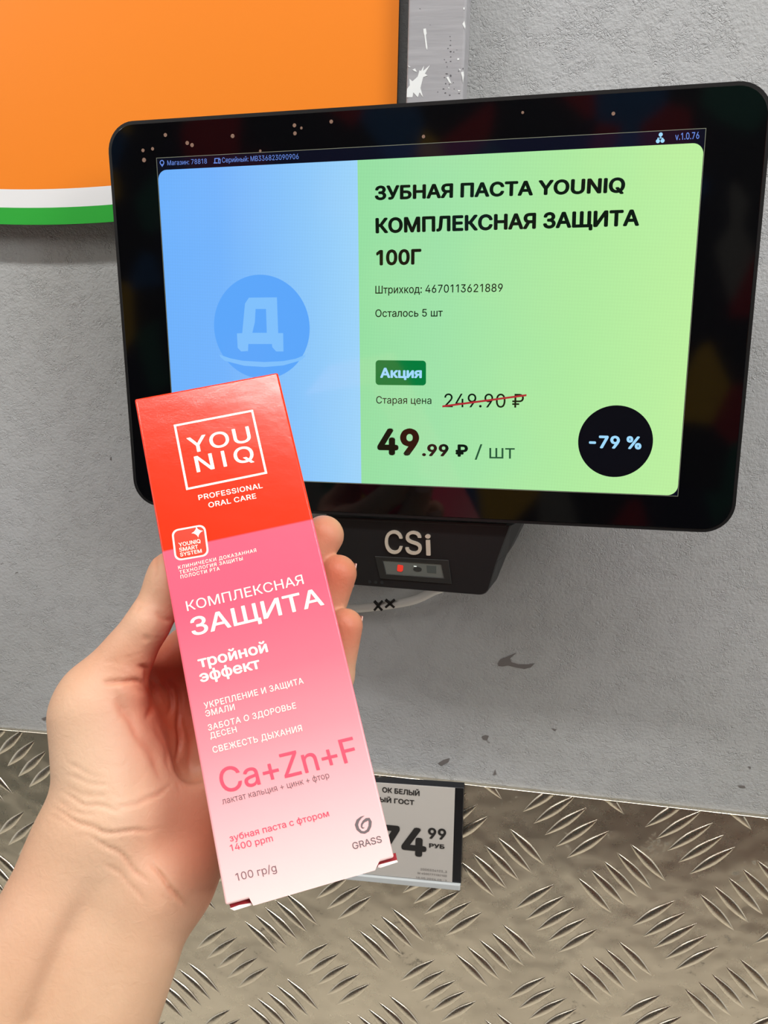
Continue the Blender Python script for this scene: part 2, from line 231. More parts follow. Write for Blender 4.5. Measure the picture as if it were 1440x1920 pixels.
    1059: (437, [[87,0,87,57,122,57,145,59,163,65,176,76,185,92,195,116,16,509,87,509,154,357,185,282,209,215,232,149,214,149,248,245,290,357,351,509,420,509,244,84,220,40,204,24,184,11,156,3,121,0]]),
    1061: (474, [[18,0,217,284,217,236,29,509,104,509,178,400,204,361,223,329,243,292,232,292,252,329,272,361,298,400,374,509,446,509,259,239,259,287,456,0,382,0,292,129,268,165,250,195,230,231,244,231,225,196,206,166,182,129,91,0]]),
    1063: (487, [[223,190,174,194,132,207,98,229,73,260,58,301,53,352,53,509,117,509,117,353,125,305,149,272,186,253,231,247,272,251,311,261,347,278,382,299,382,236,347,217,310,203,269,193], [362,0,362,509,427,509,427,0]]),
    1064: (666, [[60,509,125,509,125,57,301,57,301,509,365,509,365,57,542,57,542,509,606,509,606,0,60,0]]),
    1065: (676, [[60,509,125,509,125,57,301,57,301,509,365,509,365,57,542,57,542,509,606,509,606,0,60,0], [595,-109,595,0,569,0,569,56,656,56,656,-109]]),
    1067: (612, [[108,308,246,308,295,303,337,289,371,267,397,237,412,200,418,157,412,112,397,73,372,42,337,19,295,5,246,0,60,0,60,509,125,509,125,56,246,56,290,63,325,83,346,115,354,157,350,184,340,207,324,226,303,240,277,248,246,251,108,251], [552,509,552,0,487,0,487,509]]),
    1068: (452, [[108,308,246,308,295,303,337,289,371,267,397,237,412,200,418,157,412,112,397,73,372,42,337,19,295,5,246,0,60,0,60,509,125,509,125,56,246,56,290,63,325,83,346,115,354,157,350,184,340,207,324,226,303,240,277,248,246,251,108,251]]),
    1069: (510, [[243,-7,205,-4,169,5,137,19,108,38,83,62,62,91,47,124,37,160,102,160,109,136,121,114,135,96,153,80,173,68,195,60,219,55,243,53,287,59,327,76,360,105,385,145,401,194,407,254,401,314,385,364,360,404,327,432,287,450,243,456,219,454,195,449,173,440,153,428,135,413,121,395,109,373,102,348,37,348,47,385,62,418,83,447,108,471,137,490,170,504,205,513,243,516,305,508,360,484,406,445,441,393,462,329,470,254,462,179,440,116,406,64,360,25,305,1], [194,231,194,288,429,288,429,231]]),
    1071: (449, [[389,0,324,0,324,452,216,452,180,449,152,440,130,425,115,405,107,380,104,352,107,324,115,300,130,281,152,267,180,258,216,255,353,255,353,198,213,198,160,203,116,217,83,240,59,271,44,309,40,352,44,395,59,433,82,465,116,489,159,504,213,509,389,509], [96,0,22,0,146,229,219,229]]),
    1072: (389, [[160,-9,126,-5,94,5,68,22,48,45,35,73,30,108,34,138,43,161,58,179,78,193,100,203,125,211,178,220,234,227,252,230,265,235,273,243,276,255,276,257,273,279,267,297,256,311,240,322,220,329,196,331,171,329,149,322,132,313,118,301,107,288,100,274,41,291,57,322,79,346,104,364,133,375,163,382,194,384,239,379,263,372,286,360,306,343,322,320,333,290,337,251,337,0,277,0,277,52,272,52,252,25,236,12,215,1,190,-6], [170,45,202,49,228,59,248,74,263,93,272,115,276,138,276,190,259,182,231,176,200,171,175,168,134,159,117,150,103,139,95,124,92,105,94,87,102,72,114,61,130,52,149,47]]),
    1073: (411, [[208,-8,161,-2,119,15,84,44,57,82,40,129,34,185,34,198,36,253,41,301,50,342,62,376,79,403,101,426,127,443,159,455,196,463,238,468,273,475,283,480,290,488,294,509,349,509,346,483,338,461,324,444,304,431,275,422,238,417,192,411,155,401,127,383,107,356,93,318,85,266,86,266,99,291,118,314,141,334,167,350,197,360,229,363,269,357,304,339,334,311,357,274,372,230,377,181,372,130,355,84,329,46,295,17,254,-2], [208,46,240,50,266,62,287,81,303,108,313,140,316,178,313,216,304,249,289,275,268,294,242,306,211,310,179,305,151,293,128,272,110,245,99,213,96,175,99,140,109,109,126,82,148,62,176,50]]),
    1075: (304, [[290,379,290,323,114,323,114,0,53,0,53,379]]),
    1076: (427, [[13,-110,13,56,44,56,65,82,79,116,90,164,98,231,110,379,356,379,356,56,414,56,414,-110,353,-110,353,0,74,0,74,-110], [114,56,295,56,295,323,166,323,157,231,151,175,143,127,131,87]]),
    1077: (404, [[212,-8,161,-2,117,16,82,46,56,85,40,132,34,187,39,242,55,290,81,329,115,359,157,378,205,384,236,382,266,374,294,361,319,341,341,315,357,282,368,242,371,194,371,169,75,169,75,221,338,221,310,202,307,237,298,269,283,294,263,314,237,326,205,330,173,326,146,313,125,294,109,270,99,241,96,211,96,178,100,139,110,106,128,80,151,61,179,50,212,46,234,48,254,53,271,61,285,73,297,88,306,105,365,91,353,63,335,39,311,19,283,4,249,-5]]),
    1079: (343, [[171,-4,134,-1,101,8,73,23,51,43,37,67,31,95,94,95,100,76,117,61,142,51,171,47,202,52,227,65,243,84,249,109,243,134,226,154,198,167,163,171,138,171,138,217,163,217,193,221,217,233,233,252,238,276,234,299,220,318,199,330,173,334,145,330,122,319,105,303,99,281,40,281,45,310,59,335,80,356,107,371,138,381,173,384,209,380,239,370,264,353,283,332,294,307,298,279,293,249,277,224,254,207,225,197,225,194,263,183,291,164,307,137,313,104,308,75,294,48,273,26,244,10,210,-1]]),
    1080: (411, [[358,0,296,0,296,274,293,274,111,0,53,0,53,379,114,379,114,104,118,104,300,379,358,379]]),
    1081: (411, [[358,0,296,0,296,274,293,274,111,0,53,0,53,379,114,379,114,104,118,104,300,379,358,379], [205,433,179,436,155,446,135,461,120,481,110,504,107,529,151,529,155,508,166,491,184,480,205,476,227,480,244,491,255,508,259,529,304,529,301,504,291,481,276,461,256,446,232,436]]),
    1082: (376, [[53,0,53,379,114,379,114,215,152,215,288,379,366,379,213,196,368,0,290,0,167,159,114,159,114,0]]),
    1083: (400, [[6,0,6,56,20,56,36,58,48,63,59,72,67,86,73,106,78,133,84,211,91,379,348,379,348,0,286,0,286,323,149,323,143,189,138,132,129,84,115,47,94,21,65,5,27,0]]),
    1084: (535, [[53,0,53,379,144,379,232,168,246,132,257,100,265,70,273,41,263,41,270,69,278,100,289,132,303,168,390,379,482,379,482,0,421,0,421,197,421,237,422,276,422,315,423,354,430,354,415,300,399,252,377,198,294,0,240,0,156,198,135,252,118,300,102,354,111,354,112,318,113,279,113,238,113,197,113,0]]),
    1085: (409, [[309,223,309,167,99,167,99,223], [114,379,114,0,53,0,53,379], [356,379,356,0,295,0,295,379]]),
    1086: (415, [[207,-8,159,-2,117,16,82,46,56,85,40,133,34,187,40,243,56,291,82,330,117,360,159,378,207,384,256,378,299,360,333,330,359,291,376,243,381,187,376,133,359,85,333,46,299,16,256,-2], [207,46,242,51,270,66,292,89,307,117,316,151,319,187,316,224,307,258,292,287,270,310,242,325,207,330,173,325,145,310,124,287,108,258,99,224,96,187,99,151,108,117,124,89,145,66,173,51]]),
    1087: (408, [[355,379,355,0,294,0,294,323,114,323,114,0,53,0,53,379]]),
    1088: (424, [[53,-143,53,379,112,379,112,319,118,319,137,346,152,360,171,373,197,381,229,384,274,378,313,361,345,332,370,293,385,245,390,189,385,133,370,84,346,45,313,16,274,-2,229,-8,198,-5,173,4,153,17,138,31,118,59,114,59,114,-143], [220,47,253,51,279,66,301,88,316,117,325,151,328,189,325,227,316,261,301,290,280,311,253,325,220,330,188,325,161,312,140,291,125,263,116,229,113,189,116,150,125,115,140,86,162,65,188,51]]),
    1089: (396, [[207,-8,159,-2,117,16,82,46,56,85,40,133,34,187,40,243,56,291,82,330,117,360,159,378,207,384,234,383,260,377,284,368,305,356,324,341,340,322,353,301,362,277,303,262,290,289,270,311,242,325,207,330,173,325,145,310,124,287,108,258,99,224,96,187,99,151,108,117,124,89,145,66,173,51,207,46,243,52,271,66,292,89,304,117,363,102,354,78,341,56,325,37,306,21,285,9,261,-1,235,-6]]),
    1090: (325, [[132,0,132,325,6,325,6,379,319,379,319,325,193,325,193,0]]),
    1091: (389, [[47,-139,61,-86,71,-87,88,-90,104,-89,118,-84,130,-74,141,-58,151,-36,163,-1,17,379,84,379,165,155,187,87,206,21,184,21,202,87,224,155,305,379,371,379,204,-58,191,-85,177,-107,159,-124,139,-136,117,-143,91,-145,65,-143]]),
    1092: (477, [[208,-8,159,-2,117,16,82,46,56,85,40,133,34,187,40,243,56,291,82,330,117,360,159,378,208,384,269,384,318,378,360,360,395,330,421,291,438,243,443,187,438,133,421,85,395,46,360,16,318,-2,269,-8], [208,43,269,43,304,48,332,64,354,87,370,117,379,151,382,187,379,225,370,260,354,290,332,314,304,330,269,335,208,335,173,330,145,314,123,290,108,260,98,225,95,187,98,151,108,117,123,87,145,64,173,48], [208,-143,208,509,269,509,269,-143]]),
    1093: (379, [[21,0,171,218,171,171,29,379,100,379,147,306,179,253,207,206,175,206,202,253,233,306,282,379,352,379,209,169,209,214,358,0,287,0,231,85,200,136,173,182,205,182,178,136,148,85,91,0]]),
    1094: (415, [[53,0,53,379,114,379,114,56,294,56,294,379,355,379,355,0], [344,-109,344,0,318,0,318,56,405,56,405,-109]]),
    1096: (572, [[53,379,114,379,114,56,255,56,255,379,316,379,316,56,458,56,458,379,519,379,519,0,53,0]]),
    1099: (511, [[104,244,214,244,256,240,290,228,317,210,337,186,349,156,353,123,349,90,337,61,317,36,290,16,255,4,214,0,53,0,53,379,114,379,114,56,214,56,245,61,270,74,286,95,292,121,286,148,270,169,245,183,214,187,104,187], [397,0,397,379,458,379,458,0]]),
    1100: (388, [[104,244,214,244,256,240,290,228,317,210,337,186,349,156,353,123,349,90,337,61,317,36,290,16,255,4,214,0,53,0,53,379,114,379,114,56,214,56,245,61,270,74,286,95,292,121,286,148,270,169,245,183,214,187,104,187]]),
    1101: (396, [[188,-8,161,-6,135,-1,111,9,89,21,71,37,55,56,42,78,33,102,91,117,104,89,125,66,153,52,188,46,223,51,251,66,272,89,287,117,296,151,299,187,296,224,287,258,272,287,251,310,223,325,188,330,154,325,126,311,105,289,93,262,34,277,43,301,56,322,72,341,91,356,112,368,136,377,161,383,188,384,237,378,279,360,314,330,340,291,356,243,362,187,356,133,340,85,314,46,279,16,237,-2], [309,163,132,163,132,218,309,218]]),
    1103: (385, [[332,0,271,0,271,326,184,326,142,322,114,309,98,288,93,259,98,231,114,211,143,198,184,194,298,194,298,142,180,142,115,150,68,174,41,211,32,259,41,308,68,346,115,371,180,379,332,379], [85,0,15,0,122,172,190,172]]),
    8381: (487, [[284,206,25,206,25,262,283,262,316,265,342,274,362,289,376,308,385,331,388,357,385,383,376,406,362,425,342,440,316,449,284,452,169,452,169,0,105,0,105,509,284,509,336,504,378,488,410,464,433,433,447,397,451,357,447,317,433,281,410,250,378,226,336,211], [281,158,281,102,25,102,25,158]]),
}
from mathutils.geometry import delaunay_2d_cdt
GCACHE = {}
def glyph_tris(code, bold):
    """triangles of one letter; bold lays shifted outlines over each other and keeps their union"""
    if (code, bold) in GCACHE: return GCACHE[(code, bold)]
    adv, sps = GLYPHS[code]; pts = []; edg = []
    sh = [(0, 0)] if not bold else [(math.cos(k*math.pi/4)*bold*1.12, math.sin(k*math.pi/4)*bold) for k in range(8)]
    for dx, dy in sh:
        for sp in sps:
            n0 = len(pts); m = len(sp)//2
            pts += [(sp[2*i]/1000+dx, sp[2*i+1]/1000+dy) for i in range(m)]; edg += [(n0+i, n0+(i+1) % m) for i in range(m)]
    if not pts: GCACHE[(code, bold)] = (adv, np.zeros((0, 2)), []); return GCACHE[(code, bold)]
    vs, _, fs, _, _, _ = delaunay_2d_cdt([Vector(p) for p in pts], edg, [], 0, 1e-6)
    vs = np.array([tuple(v) for v in vs]); fs = np.array([tuple(f) for f in fs]); c = vs[fs].mean(1)
    P = np.array(pts); A = P[[e[0] for e in edg]]; B = P[[e[1] for e in edg]]
    wind = np.zeros(len(fs), int); n1 = len(edg)//len(sh)
    for k in range(len(sh)):
        a_, b_ = A[k*n1:(k+1)*n1], B[k*n1:(k+1)*n1]
        up = (a_[None, :, 1] <= c[:, None, 1]) & (b_[None, :, 1] > c[:, None, 1]); dn = (b_[None, :, 1] <= c[:, None, 1]) & (a_[None, :, 1] > c[:, None, 1])
        cr_ = (b_[None, :, 0]-a_[None, :, 0])*(c[:, None, 1]-a_[None, :, 1])-(b_[None, :, 1]-a_[None, :, 1])*(c[:, None, 0]-a_[None, :, 0])
        w_ = (up & (cr_ > 0)).sum(1)-(dn & (cr_ < 0)).sum(1); wind |= (w_ != 0)
    GCACHE[(code, bold)] = (adv, vs, [tuple(int(i) for i in f) for f, q in zip(fs, wind) if q]); return GCACHE[(code, bold)]
def text_mesh(body, bold=0.0, space=1.0):
    V, Fc = [], []; x = 0
    for chh in body:
        adv, vs, fs = glyph_tris(ord(chh), bold); n = len(V)
        V += [(v[0]+x, v[1], 0) for v in vs]; Fc += [tuple(i+n for i in f) for f in fs]; x += adv/1000+(space-1)*.45
    used = sorted({i for f in Fc for i in f}); mp = {o: k for k, o in enumerate(used)}
    me = bpy.data.meshes.new('t'); me.from_pydata([V[i] for i in used], [], [tuple(mp[i] for i in f) for f in Fc]); me.update(); return me
def put_text(name, body, plane, parent, m, p0, p1, pc, cr=ident, z=.0001, bold=0.0, space=1.0, xh=False, depth=0.0, zk=None):
    if zk is None: zk = z
    bold *= .8
    a, b, c = (plane.uv(*cr(*q), zk) for q in (p0, p1, pc))
    me = text_mesh(body, bold, space)
    n = len(me.vertices); co = np.empty(n*3); me.vertices.foreach_get('co', co); co = co.reshape(-1, 3)
    x0, x1 = co[:, 0].min(), co[:, 0].max(); H = .379 if xh else .509
    X = (co[:, 0]-x0)/(x1-x0); Y = (co[:, 1]+bold)/(H+2*bold)
    out = np.zeros_like(co); out[:, :2] = a[None]+X[:, None]*(b-a)[None]+Y[:, None]*(c-a)[None]; out[:, 2] = z
    me.vertices.foreach_set('co', out.ravel()); me.materials.clear(); me.update(); me.name = name
    if depth:
        bm = bmesh.new(); bm.from_mesh(me)
        ex = bmesh.ops.extrude_face_region(bm, geom=list(bm.faces), use_keep_orig=True)
        for g in ex['geom']:
            if isinstance(g, bmesh.types.BMVert): g.co.z -= depth
        bmesh.ops.recalc_face_normals(bm, faces=bm.faces); bm.to_mesh(me); bm.free()
    return link(name, me, m, parent)
def bump(m, b, src, strength, dist, prev=None):
    bn = N(m, 'ShaderNodeBump'); bn.inputs['Strength'].default_value = strength; bn.inputs['Distance'].default_value = dist
    m.node_tree.links.new(src, bn.inputs['Height'])
    if prev is not None: m.node_tree.links.new(prev.outputs[0], bn.inputs['Normal'])
    m.node_tree.links.new(bn.outputs[0], b.inputs['Normal']); return bn

# ------------------------------------------------------------------ the wall plane
WP = Plane(RW, TW)                      # tread plate face; the plaster lies 3 mm behind it
ZW = -.003
# plaster
def plaster():
    m = mat('painted_plaster', (176, 175, 175), .62, spec=.35); nd, lk, b = nodes(m)
    tc = N(m, 'ShaderNodeTexCoord')
    big = N(m, 'ShaderNodeTexNoise', Scale=4.0, Detail=4.0)
    lk.new(tc.outputs['Object'], big.inputs[0])
    r = ramp(m, [(.3, lin((164, 166, 164))), (.7, lin((174, 176, 179)))]); lk.new(big.outputs[0], r.inputs[0])
    # fine crazed relief: short ridges and pits
    warp = N(m, 'ShaderNodeTexNoise', Scale=160.0, Detail=2.0); lk.new(tc.outputs['Object'], warp.inputs[0])
    mx = N(m, 'ShaderNodeMix', data_type='VECTOR'); mx.inputs[0].default_value = .012
    lk.new(tc.outputs['Object'], mx.inputs[4]); lk.new(warp.outputs[1], mx.inputs[5])
    v = N(m, 'ShaderNodeTexVoronoi', Scale=480.0, feature='DISTANCE_TO_EDGE'); lk.new(mx.outputs[1], v.inputs[0])
    vr = ramp(m, [(0, (1, 1, 1, 1)), (.12, (0, 0, 0, 1))]); lk.new(v.outputs[0], vr.inputs[0])
    patch = N(m, 'ShaderNodeTexNoise', Scale=120.0, Detail=2.0); lk.new(tc.outputs['Object'], patch.inputs[0])
    pr = ramp(m, [(.45, (0, 0, 0, 1)), (.62, (1, 1, 1, 1))]); lk.new(patch.outputs[0], pr.inputs[0])
    mul = N(m, 'ShaderNodeMath', operation='MULTIPLY'); lk.new(vr.outputs[0], mul.inputs[0]); lk.new(pr.outputs[0], mul.inputs[1])
    n2 = N(m, 'ShaderNodeTexNoise', Scale=520.0, Detail=4.0, Roughness=.6); lk.new(tc.outputs['Object'], n2.inputs[0])
    b1 = bump(m, b, n2.outputs[0], .55, .0011)
    bump(m, b, mul.outputs[0], .52, -.0006, b1)
    # small dark pits
    pit = N(m, 'ShaderNodeTexVoronoi', Scale=95.0); lk.new(mx.outputs[1], pit.inputs[0])
    pp = ramp(m, [(.035, (0, 0, 0, 1)), (.075, (1, 1, 1, 1))]); lk.new(pit.outputs[0], pp.inputs[0])
    pn = N(m, 'ShaderNodeTexNoise', Scale=14.0); lk.new(tc.outputs['Object'], pn.inputs[0])
    pm = ramp(m, [(.5, (1, 1, 1, 1)), (.6, (0, 0, 0, 1))]); lk.new(pn.outputs[0], pm.inputs[0])
    mxm = N(m, 'ShaderNodeMath', operation='MAXIMUM'); lk.new(pp.outputs[0], mxm.inputs[0]); lk.new(pm.outputs[0], mxm.inputs[1])
    mc = N(m, 'ShaderNodeMix', data_type='RGBA'); mc.inputs[6].default_value = lin((112, 110, 108))
    lk.new(mxm.outputs[0], mc.inputs[0]); lk.new(r.outputs[0], mc.inputs[7]); lk.new(mc.outputs[2], b.inputs['Base Color'])
    return m
PLASTER = plaster()
wz = WP.M.translation
def box_me(name, x0, x1, y0, y1, z0, z1, m, parent=None, M=None, bev=0):
    return shape(name, [[(x0, y0), (x1, y0), (x1, y1), (x0, y1)]], z0, z1, m, parent, M, bev)
wall = box_me('wall_front', -2.2, 2.2, -Z0, 2.95-Z0, ZW-.1, ZW-.0002, PLASTER, M=WP.M)
tag(wall, 'grey finely stippled plaster wall behind the price checker', None, None, 'structure')
# rest of the shop: floor, ceiling and the shelving side opposite, seen only in reflections
fl = meshobj('floor', [(-2.2, .1, 0), (2.2, .1, 0), (2.2, -5.4, 0), (-2.2, -5.4, 0), (-2.2, .1, -.1), (2.2, .1, -.1), (2.2, -5.4, -.1), (-2.2, -5.4, -.1)],
             [(0, 3, 2, 1), (4, 5, 6, 7), (0, 1, 5, 4), (1, 2, 6, 5), (2, 3, 7, 6), (3, 0, 4, 7)], mat('floor_tile', (236, 229, 216), .35))
tag(fl, 'light beige shop floor in front of the wall', None, None, 'structure')
def wbox(name, a, b, m, lab):
    (x0, y0, z0), (x1, y1, z1) = a, b
    V = [(x, y, z) for z in (z0, z1) for y in (y0, y1) for x in (x0, x1)]
    o = meshobj(name, V, [(0, 2, 3, 1), (4, 5, 7, 6), (0, 1, 5, 4), (1, 3, 7, 5), (3, 2, 6, 7), (2, 0, 4, 6)], m); return tag(o, lab, None, None, 'structure')
wbox('ceiling', (-2.2, -5.4, 2.95), (2.2, .1, 3.05), mat('ceiling_paint', (225, 222, 215), .8), 'pale ceiling above the shop aisle')
def shelf_mat():
    m = mat('stocked_shelving', (40, 40, 45), .6); nd, lk, b = nodes(m); tc = N(m, 'ShaderNodeTexCoord')
    mp = N(m, 'ShaderNodeMapping'); mp.inputs['Scale'].default_value = (1.3, 1, 1); lk.new(tc.outputs['Object'], mp.inputs[0])
    v = N(m, 'ShaderNodeTexVoronoi', Scale=9.0, Randomness=.85); lk.new(mp.outputs[0], v.inputs[0])
    sx = N(m, 'ShaderNodeSeparateColor'); lk.new(v.outputs['Color'], sx.inputs[0])
    r = ramp(m, [(0, lin((26, 28, 32))), (.3, lin((150, 24, 26))), (.4, lin((24, 28, 44))), (.52, lin((30, 84, 130))), (.62, lin((28, 30, 28))), (.74, lin((190, 150, 30))), (.8, lin((30, 92, 74))), (.86, lin((24, 24, 26))), (.95, lin((120, 118, 110)))], 'CONSTANT')
    lk.new(sx.outputs[0], r.inputs[0]); lk.new(r.outputs[0], b.inputs['Base Color']); return m
wbox('back_shelving', (-2.2, -1.75, 0), (2.2, -1.25, 2.1), shelf_mat(), 'dark stocked shelving across the aisle')  # unseen shelving block, placed and sized for its dark reflection in glass and plate

# ------------------------------------------------------------------ tread plate
def metal():
    m = mat('tread_plate_metal', (176, 170, 158), .27, 1.0); nd, lk, b = nodes(m); tc = N(m, 'ShaderNodeTexCoord'); ob = tc.outputs['Object']
    n1 = N(m, 'ShaderNodeTexNoise', Scale=9.0, Detail=5.0); lk.new(ob, n1.inputs[0])
    r = ramp(m, [(.3, lin((206, 198, 182))), (.7, lin((236, 228, 210)))]); lk.new(n1.outputs[0], r.inputs[0])
    # worn grimy spots
    g = N(m, 'ShaderNodeTexNoise', Scale=26.0, Detail=8.0, Roughness=.75); lk.new(ob, g.inputs[0])
    gm = ramp(m, [(.585, (0, 0, 0, 1)), (.66, (1, 1, 1, 1))]); lk.new(g.outputs[0], gm.inputs[0])
    g2 = N(m, 'ShaderNodeTexNoise', Scale=240.0, Detail=3.0); lk.new(ob, g2.inputs[0])
    gm2 = ramp(m, [(.45, (0, 0, 0, 1)), (.58, (1, 1, 1, 1))]); lk.new(g2.outputs[0], gm2.inputs[0])
    mu = N(m, 'ShaderNodeMath', operation='MULTIPLY'); lk.new(gm.outputs[0], mu.inputs[0]); lk.new(gm2.outputs[0], mu.inputs[1])
    mu2 = N(m, 'ShaderNodeMath', operation='MULTIPLY'); lk.new(mu.outputs[0], mu2.inputs[0]); mu2.inputs[1].default_value = .6
    mc = N(m, 'ShaderNodeMix', data_type='RGBA'); lk.new(mu2.outputs[0], mc.inputs[0]); lk.new(r.outputs[0], mc.inputs[6]); mc.inputs[7].default_value = lin((105, 98, 84))
    lk.new(mc.outputs[2], b.inputs['Base Color'])
    rr = N(m, 'ShaderNodeMapRange'); rr.inputs[3].default_value = .2; rr.inputs[4].default_value = .36; lk.new(g.outputs[0], rr.inputs[0])
    ad = N(m, 'ShaderNodeMath', operation='ADD'); lk.new(rr.outputs[0], ad.inputs[0]); lk.new(mu2.outputs[0], ad.inputs[1]); lk.new(ad.outputs[0], b.inputs['Roughness'])
    n3 = N(m, 'ShaderNodeTexNoise', Scale=14.0, Detail=3.0); lk.new(ob, n3.inputs[0])
    b1 = bump(m, b, n3.outputs[0], .5, .005)
    n4 = N(m, 'ShaderNodeTexNoise', Scale=900.0, Detail=2.0); lk.new(ob, n4.inputs[0]); bump(m, b, n4.outputs[0], .04, .0002, b1)
    return m
METAL = metal()
plate = empty('tread_plate_panel', WP.M)
tag(plate, 'silver five-bar tread plate panel fixed along the lower wall', 'panel')
edge_px = [(0, 1368), (107, 1377), (705, 1452.5), (957, 1480), (1440, 1534)]
E2 = [tuple(WP.uv(*p)) for p in edge_px]
sl0 = (E2[1][1]-E2[0][1])/(E2[1][0]-E2[0][0]); sl1 = (E2[-1][1]-E2[-2][1])/(E2[-1][0]-E2[-2][0])
xl, xrr = E2[0][0]-.4, E2[-1][0]+.5
EL = [(xl, E2[0][1]+sl0*(-.4)*.3)]+E2+[(xrr, E2[-1][1]+sl1*.5)]
def edge_y(x): return float(np.interp(x, [p[0] for p in EL], [p[1] for p in EL]))
shape('sheet', [[(xl, -.62)]+[(xrr, -.62)]+EL[::-1]], ZW, 0, METAL, plate, bev=.0006)
def bar_mesh(dirx, clip_y=None, cx=0, cy=0):
    L, W, Hh = .455*S/2, 0.0032, .0013; nl = 10; sec = [(-1, -.12), (-.9, .5), (-.66, .86), (0, 1.0), (.66, .86), (.9, .5), (1, -.12)]
    V = []; Fc = []
    a = math.radians(45 if dirx > 0 else -45); ca, sa = math.cos(a), math.sin(a)
    for i in range(nl+1):
        t = -1+2*i/nl; wv = W*(1-abs(t)**1.7)*1.02+.00004; h = Hh*(1-abs(t)**2.6)
        for (s, hz) in sec:
            x, y = t*L, s*wv
            V.append((x*ca-y*sa, x*sa+y*ca, h*hz if hz > 0 else -.0002))
    k = len(sec)
    for i in range(nl):
        for j in range(k-1): Fc.append((i*k+j, (i+1)*k+j, (i+1)*k+j+1, i*k+j+1))
    me = bpy.data.meshes.new('tread_bar'); me.from_pydata(V, [], Fc); me.update()
    bm = bmesh.new(); bm.from_mesh(me); bmesh.ops.recalc_face_normals(bm, faces=bm.faces)
    if sum(f.normal.z for f in bm.faces) < 0: bmesh.ops.reverse_faces(bm, faces=bm.faces)
    if clip_y is not None:
        bmesh.ops.bisect_plane(bm, geom=bm.verts[:]+bm.edges[:]+bm.faces[:], plane_co=(0, clip_y-cy, 0), plane_no=(0, 1, 0), clear_outer=True)
        bmesh.ops.holes_fill(bm, edges=[e for e in bm.edges if e.is_boundary and all(abs(v.co.y-(clip_y-cy)) < 1e-6 for v in e.verts)])
    ok = len(bm.faces) > 0
    for f in bm.faces: f.smooth = True
    bm.to_mesh(me); bm.free()
    if not me.materials: me.materials.append(METAL)
    return me if ok else None
BM = {1: bar_mesh(1), -1: bar_mesh(-1)}
# frame bounds on the plate
def vis(x, y):
    p = RW @ np.array([x, -y, 0])+TW; px = CX+F*p[0]/p[2]; py = CY+F*p[1]/p[2]
    return -70 < px < 1520 and py < 1985
for j2 in range(-1, 10):
    for i2 in range(-16, 9):
        if (i2+j2) % 2: continue
        typ = 1 if j2 % 2 == 0 else -1
        for k in range(-2, 3):
            x = (i2/2+.1*k)*S; y = -(j2/2+(.1 if typ > 0 else -.1)*k)*S
            if not vis(x, y): continue
            ey = edge_y(x); reach = .163*S
            if y-reach > ey-.0015: continue
            me = BM[typ]
            if y+reach > ey-.0006: me = bar_mesh(typ, ey-.0003, x, y)
            if me is None or len(me.polygons) == 0: continue
            o = link('tread_bar', me, None, plate); o.location = (x, y, 0)

# ------------------------------------------------------------------ cable trunking strip (painted)
def trunk_mat():
    m = mat('brushed_grey_paint', (168, 168, 172), .45); nd, lk, b = nodes(m); tc = N(m, 'ShaderNodeTexCoord')
    mp = N(m, 'ShaderNodeMapping'); mp.inputs['Rotation'].default_value = (0, 0, math.radians(-14)); mp.inputs['Scale'].default_value = (16, 190, 40)
    lk.new(tc.outputs['Object'], mp.inputs[0]); n = N(m, 'ShaderNodeTexNoise', Scale=1.6, Detail=3.0); lk.new(mp.outputs[0], n.inputs[0])
    r = ramp(m, [(.3, lin((156, 156, 160))), (.65, lin((168, 168, 172)))]); lk.new(n.outputs[0], r.inputs[0]); lk.new(r.outputs[0], b.inputs['Base Color'])
    bump(m, b, n.outputs[0], .4, .0004); return m
TZ = .020
tx0, tx1 = WP.uv(764.5, 60, TZ)[0], WP.uv(873, 60, TZ)[0]
trunk = empty('trim_1', WP.M); tag(trunk, 'grey brush-painted vertical trunking strip with chipped white spots', None, None, 'structure')
box_me('strip_body', tx0, tx1, .33, 2.9-Z0, ZW, TZ, trunk_mat(), trunk, bev=.0012)
CHIP = mat('bare_white_chip', (232, 236, 236), .5)
c3 = crop((700, 0), 6.0)
chips = [[(375,1095),(380,1000),(410,960),(405,885),(440,915),(480,880),(500,860),(520,790),(535,800),(570,740),(560,800),(640,730),(580,830),(610,850),(560,870),(545,930),(530,990),(560,1095),(520,1040),(500,1095),(450,1040),(440,1095)],
 [(562,325),(590,320),(600,375),(590,395),(608,530),(606,560),(592,540),(575,400),(566,370)],
 [(820,870),(845,862),(870,920),(880,945),(855,930)], [(1002,270),(1025,235),(1036,300),(1030,325)], [(985,815),(1015,805),(1020,850),(1008,930),(1000,870)],
 [(1012,85),(1028,85),(1026,112),(1012,105)], [(388,735),(425,760),(400,755)], [(945,655),(965,655),(965,675),(945,680)], [(960,775),(985,780),(975,800)], [(840,985),(858,985),(850,1000)],[(950,1015),(985,1020),(960,1030)],[(440,785),(470,770),(490,810),(460,800)]]
for c in chips: shape('paint_chip', [[tuple(WP.uv(*c3(*p), TZ)) for p in c]], TZ-.0001, TZ+.00012, CHIP, trunk)
DCH = mat('dark_scuff', (88, 88, 92), .6)
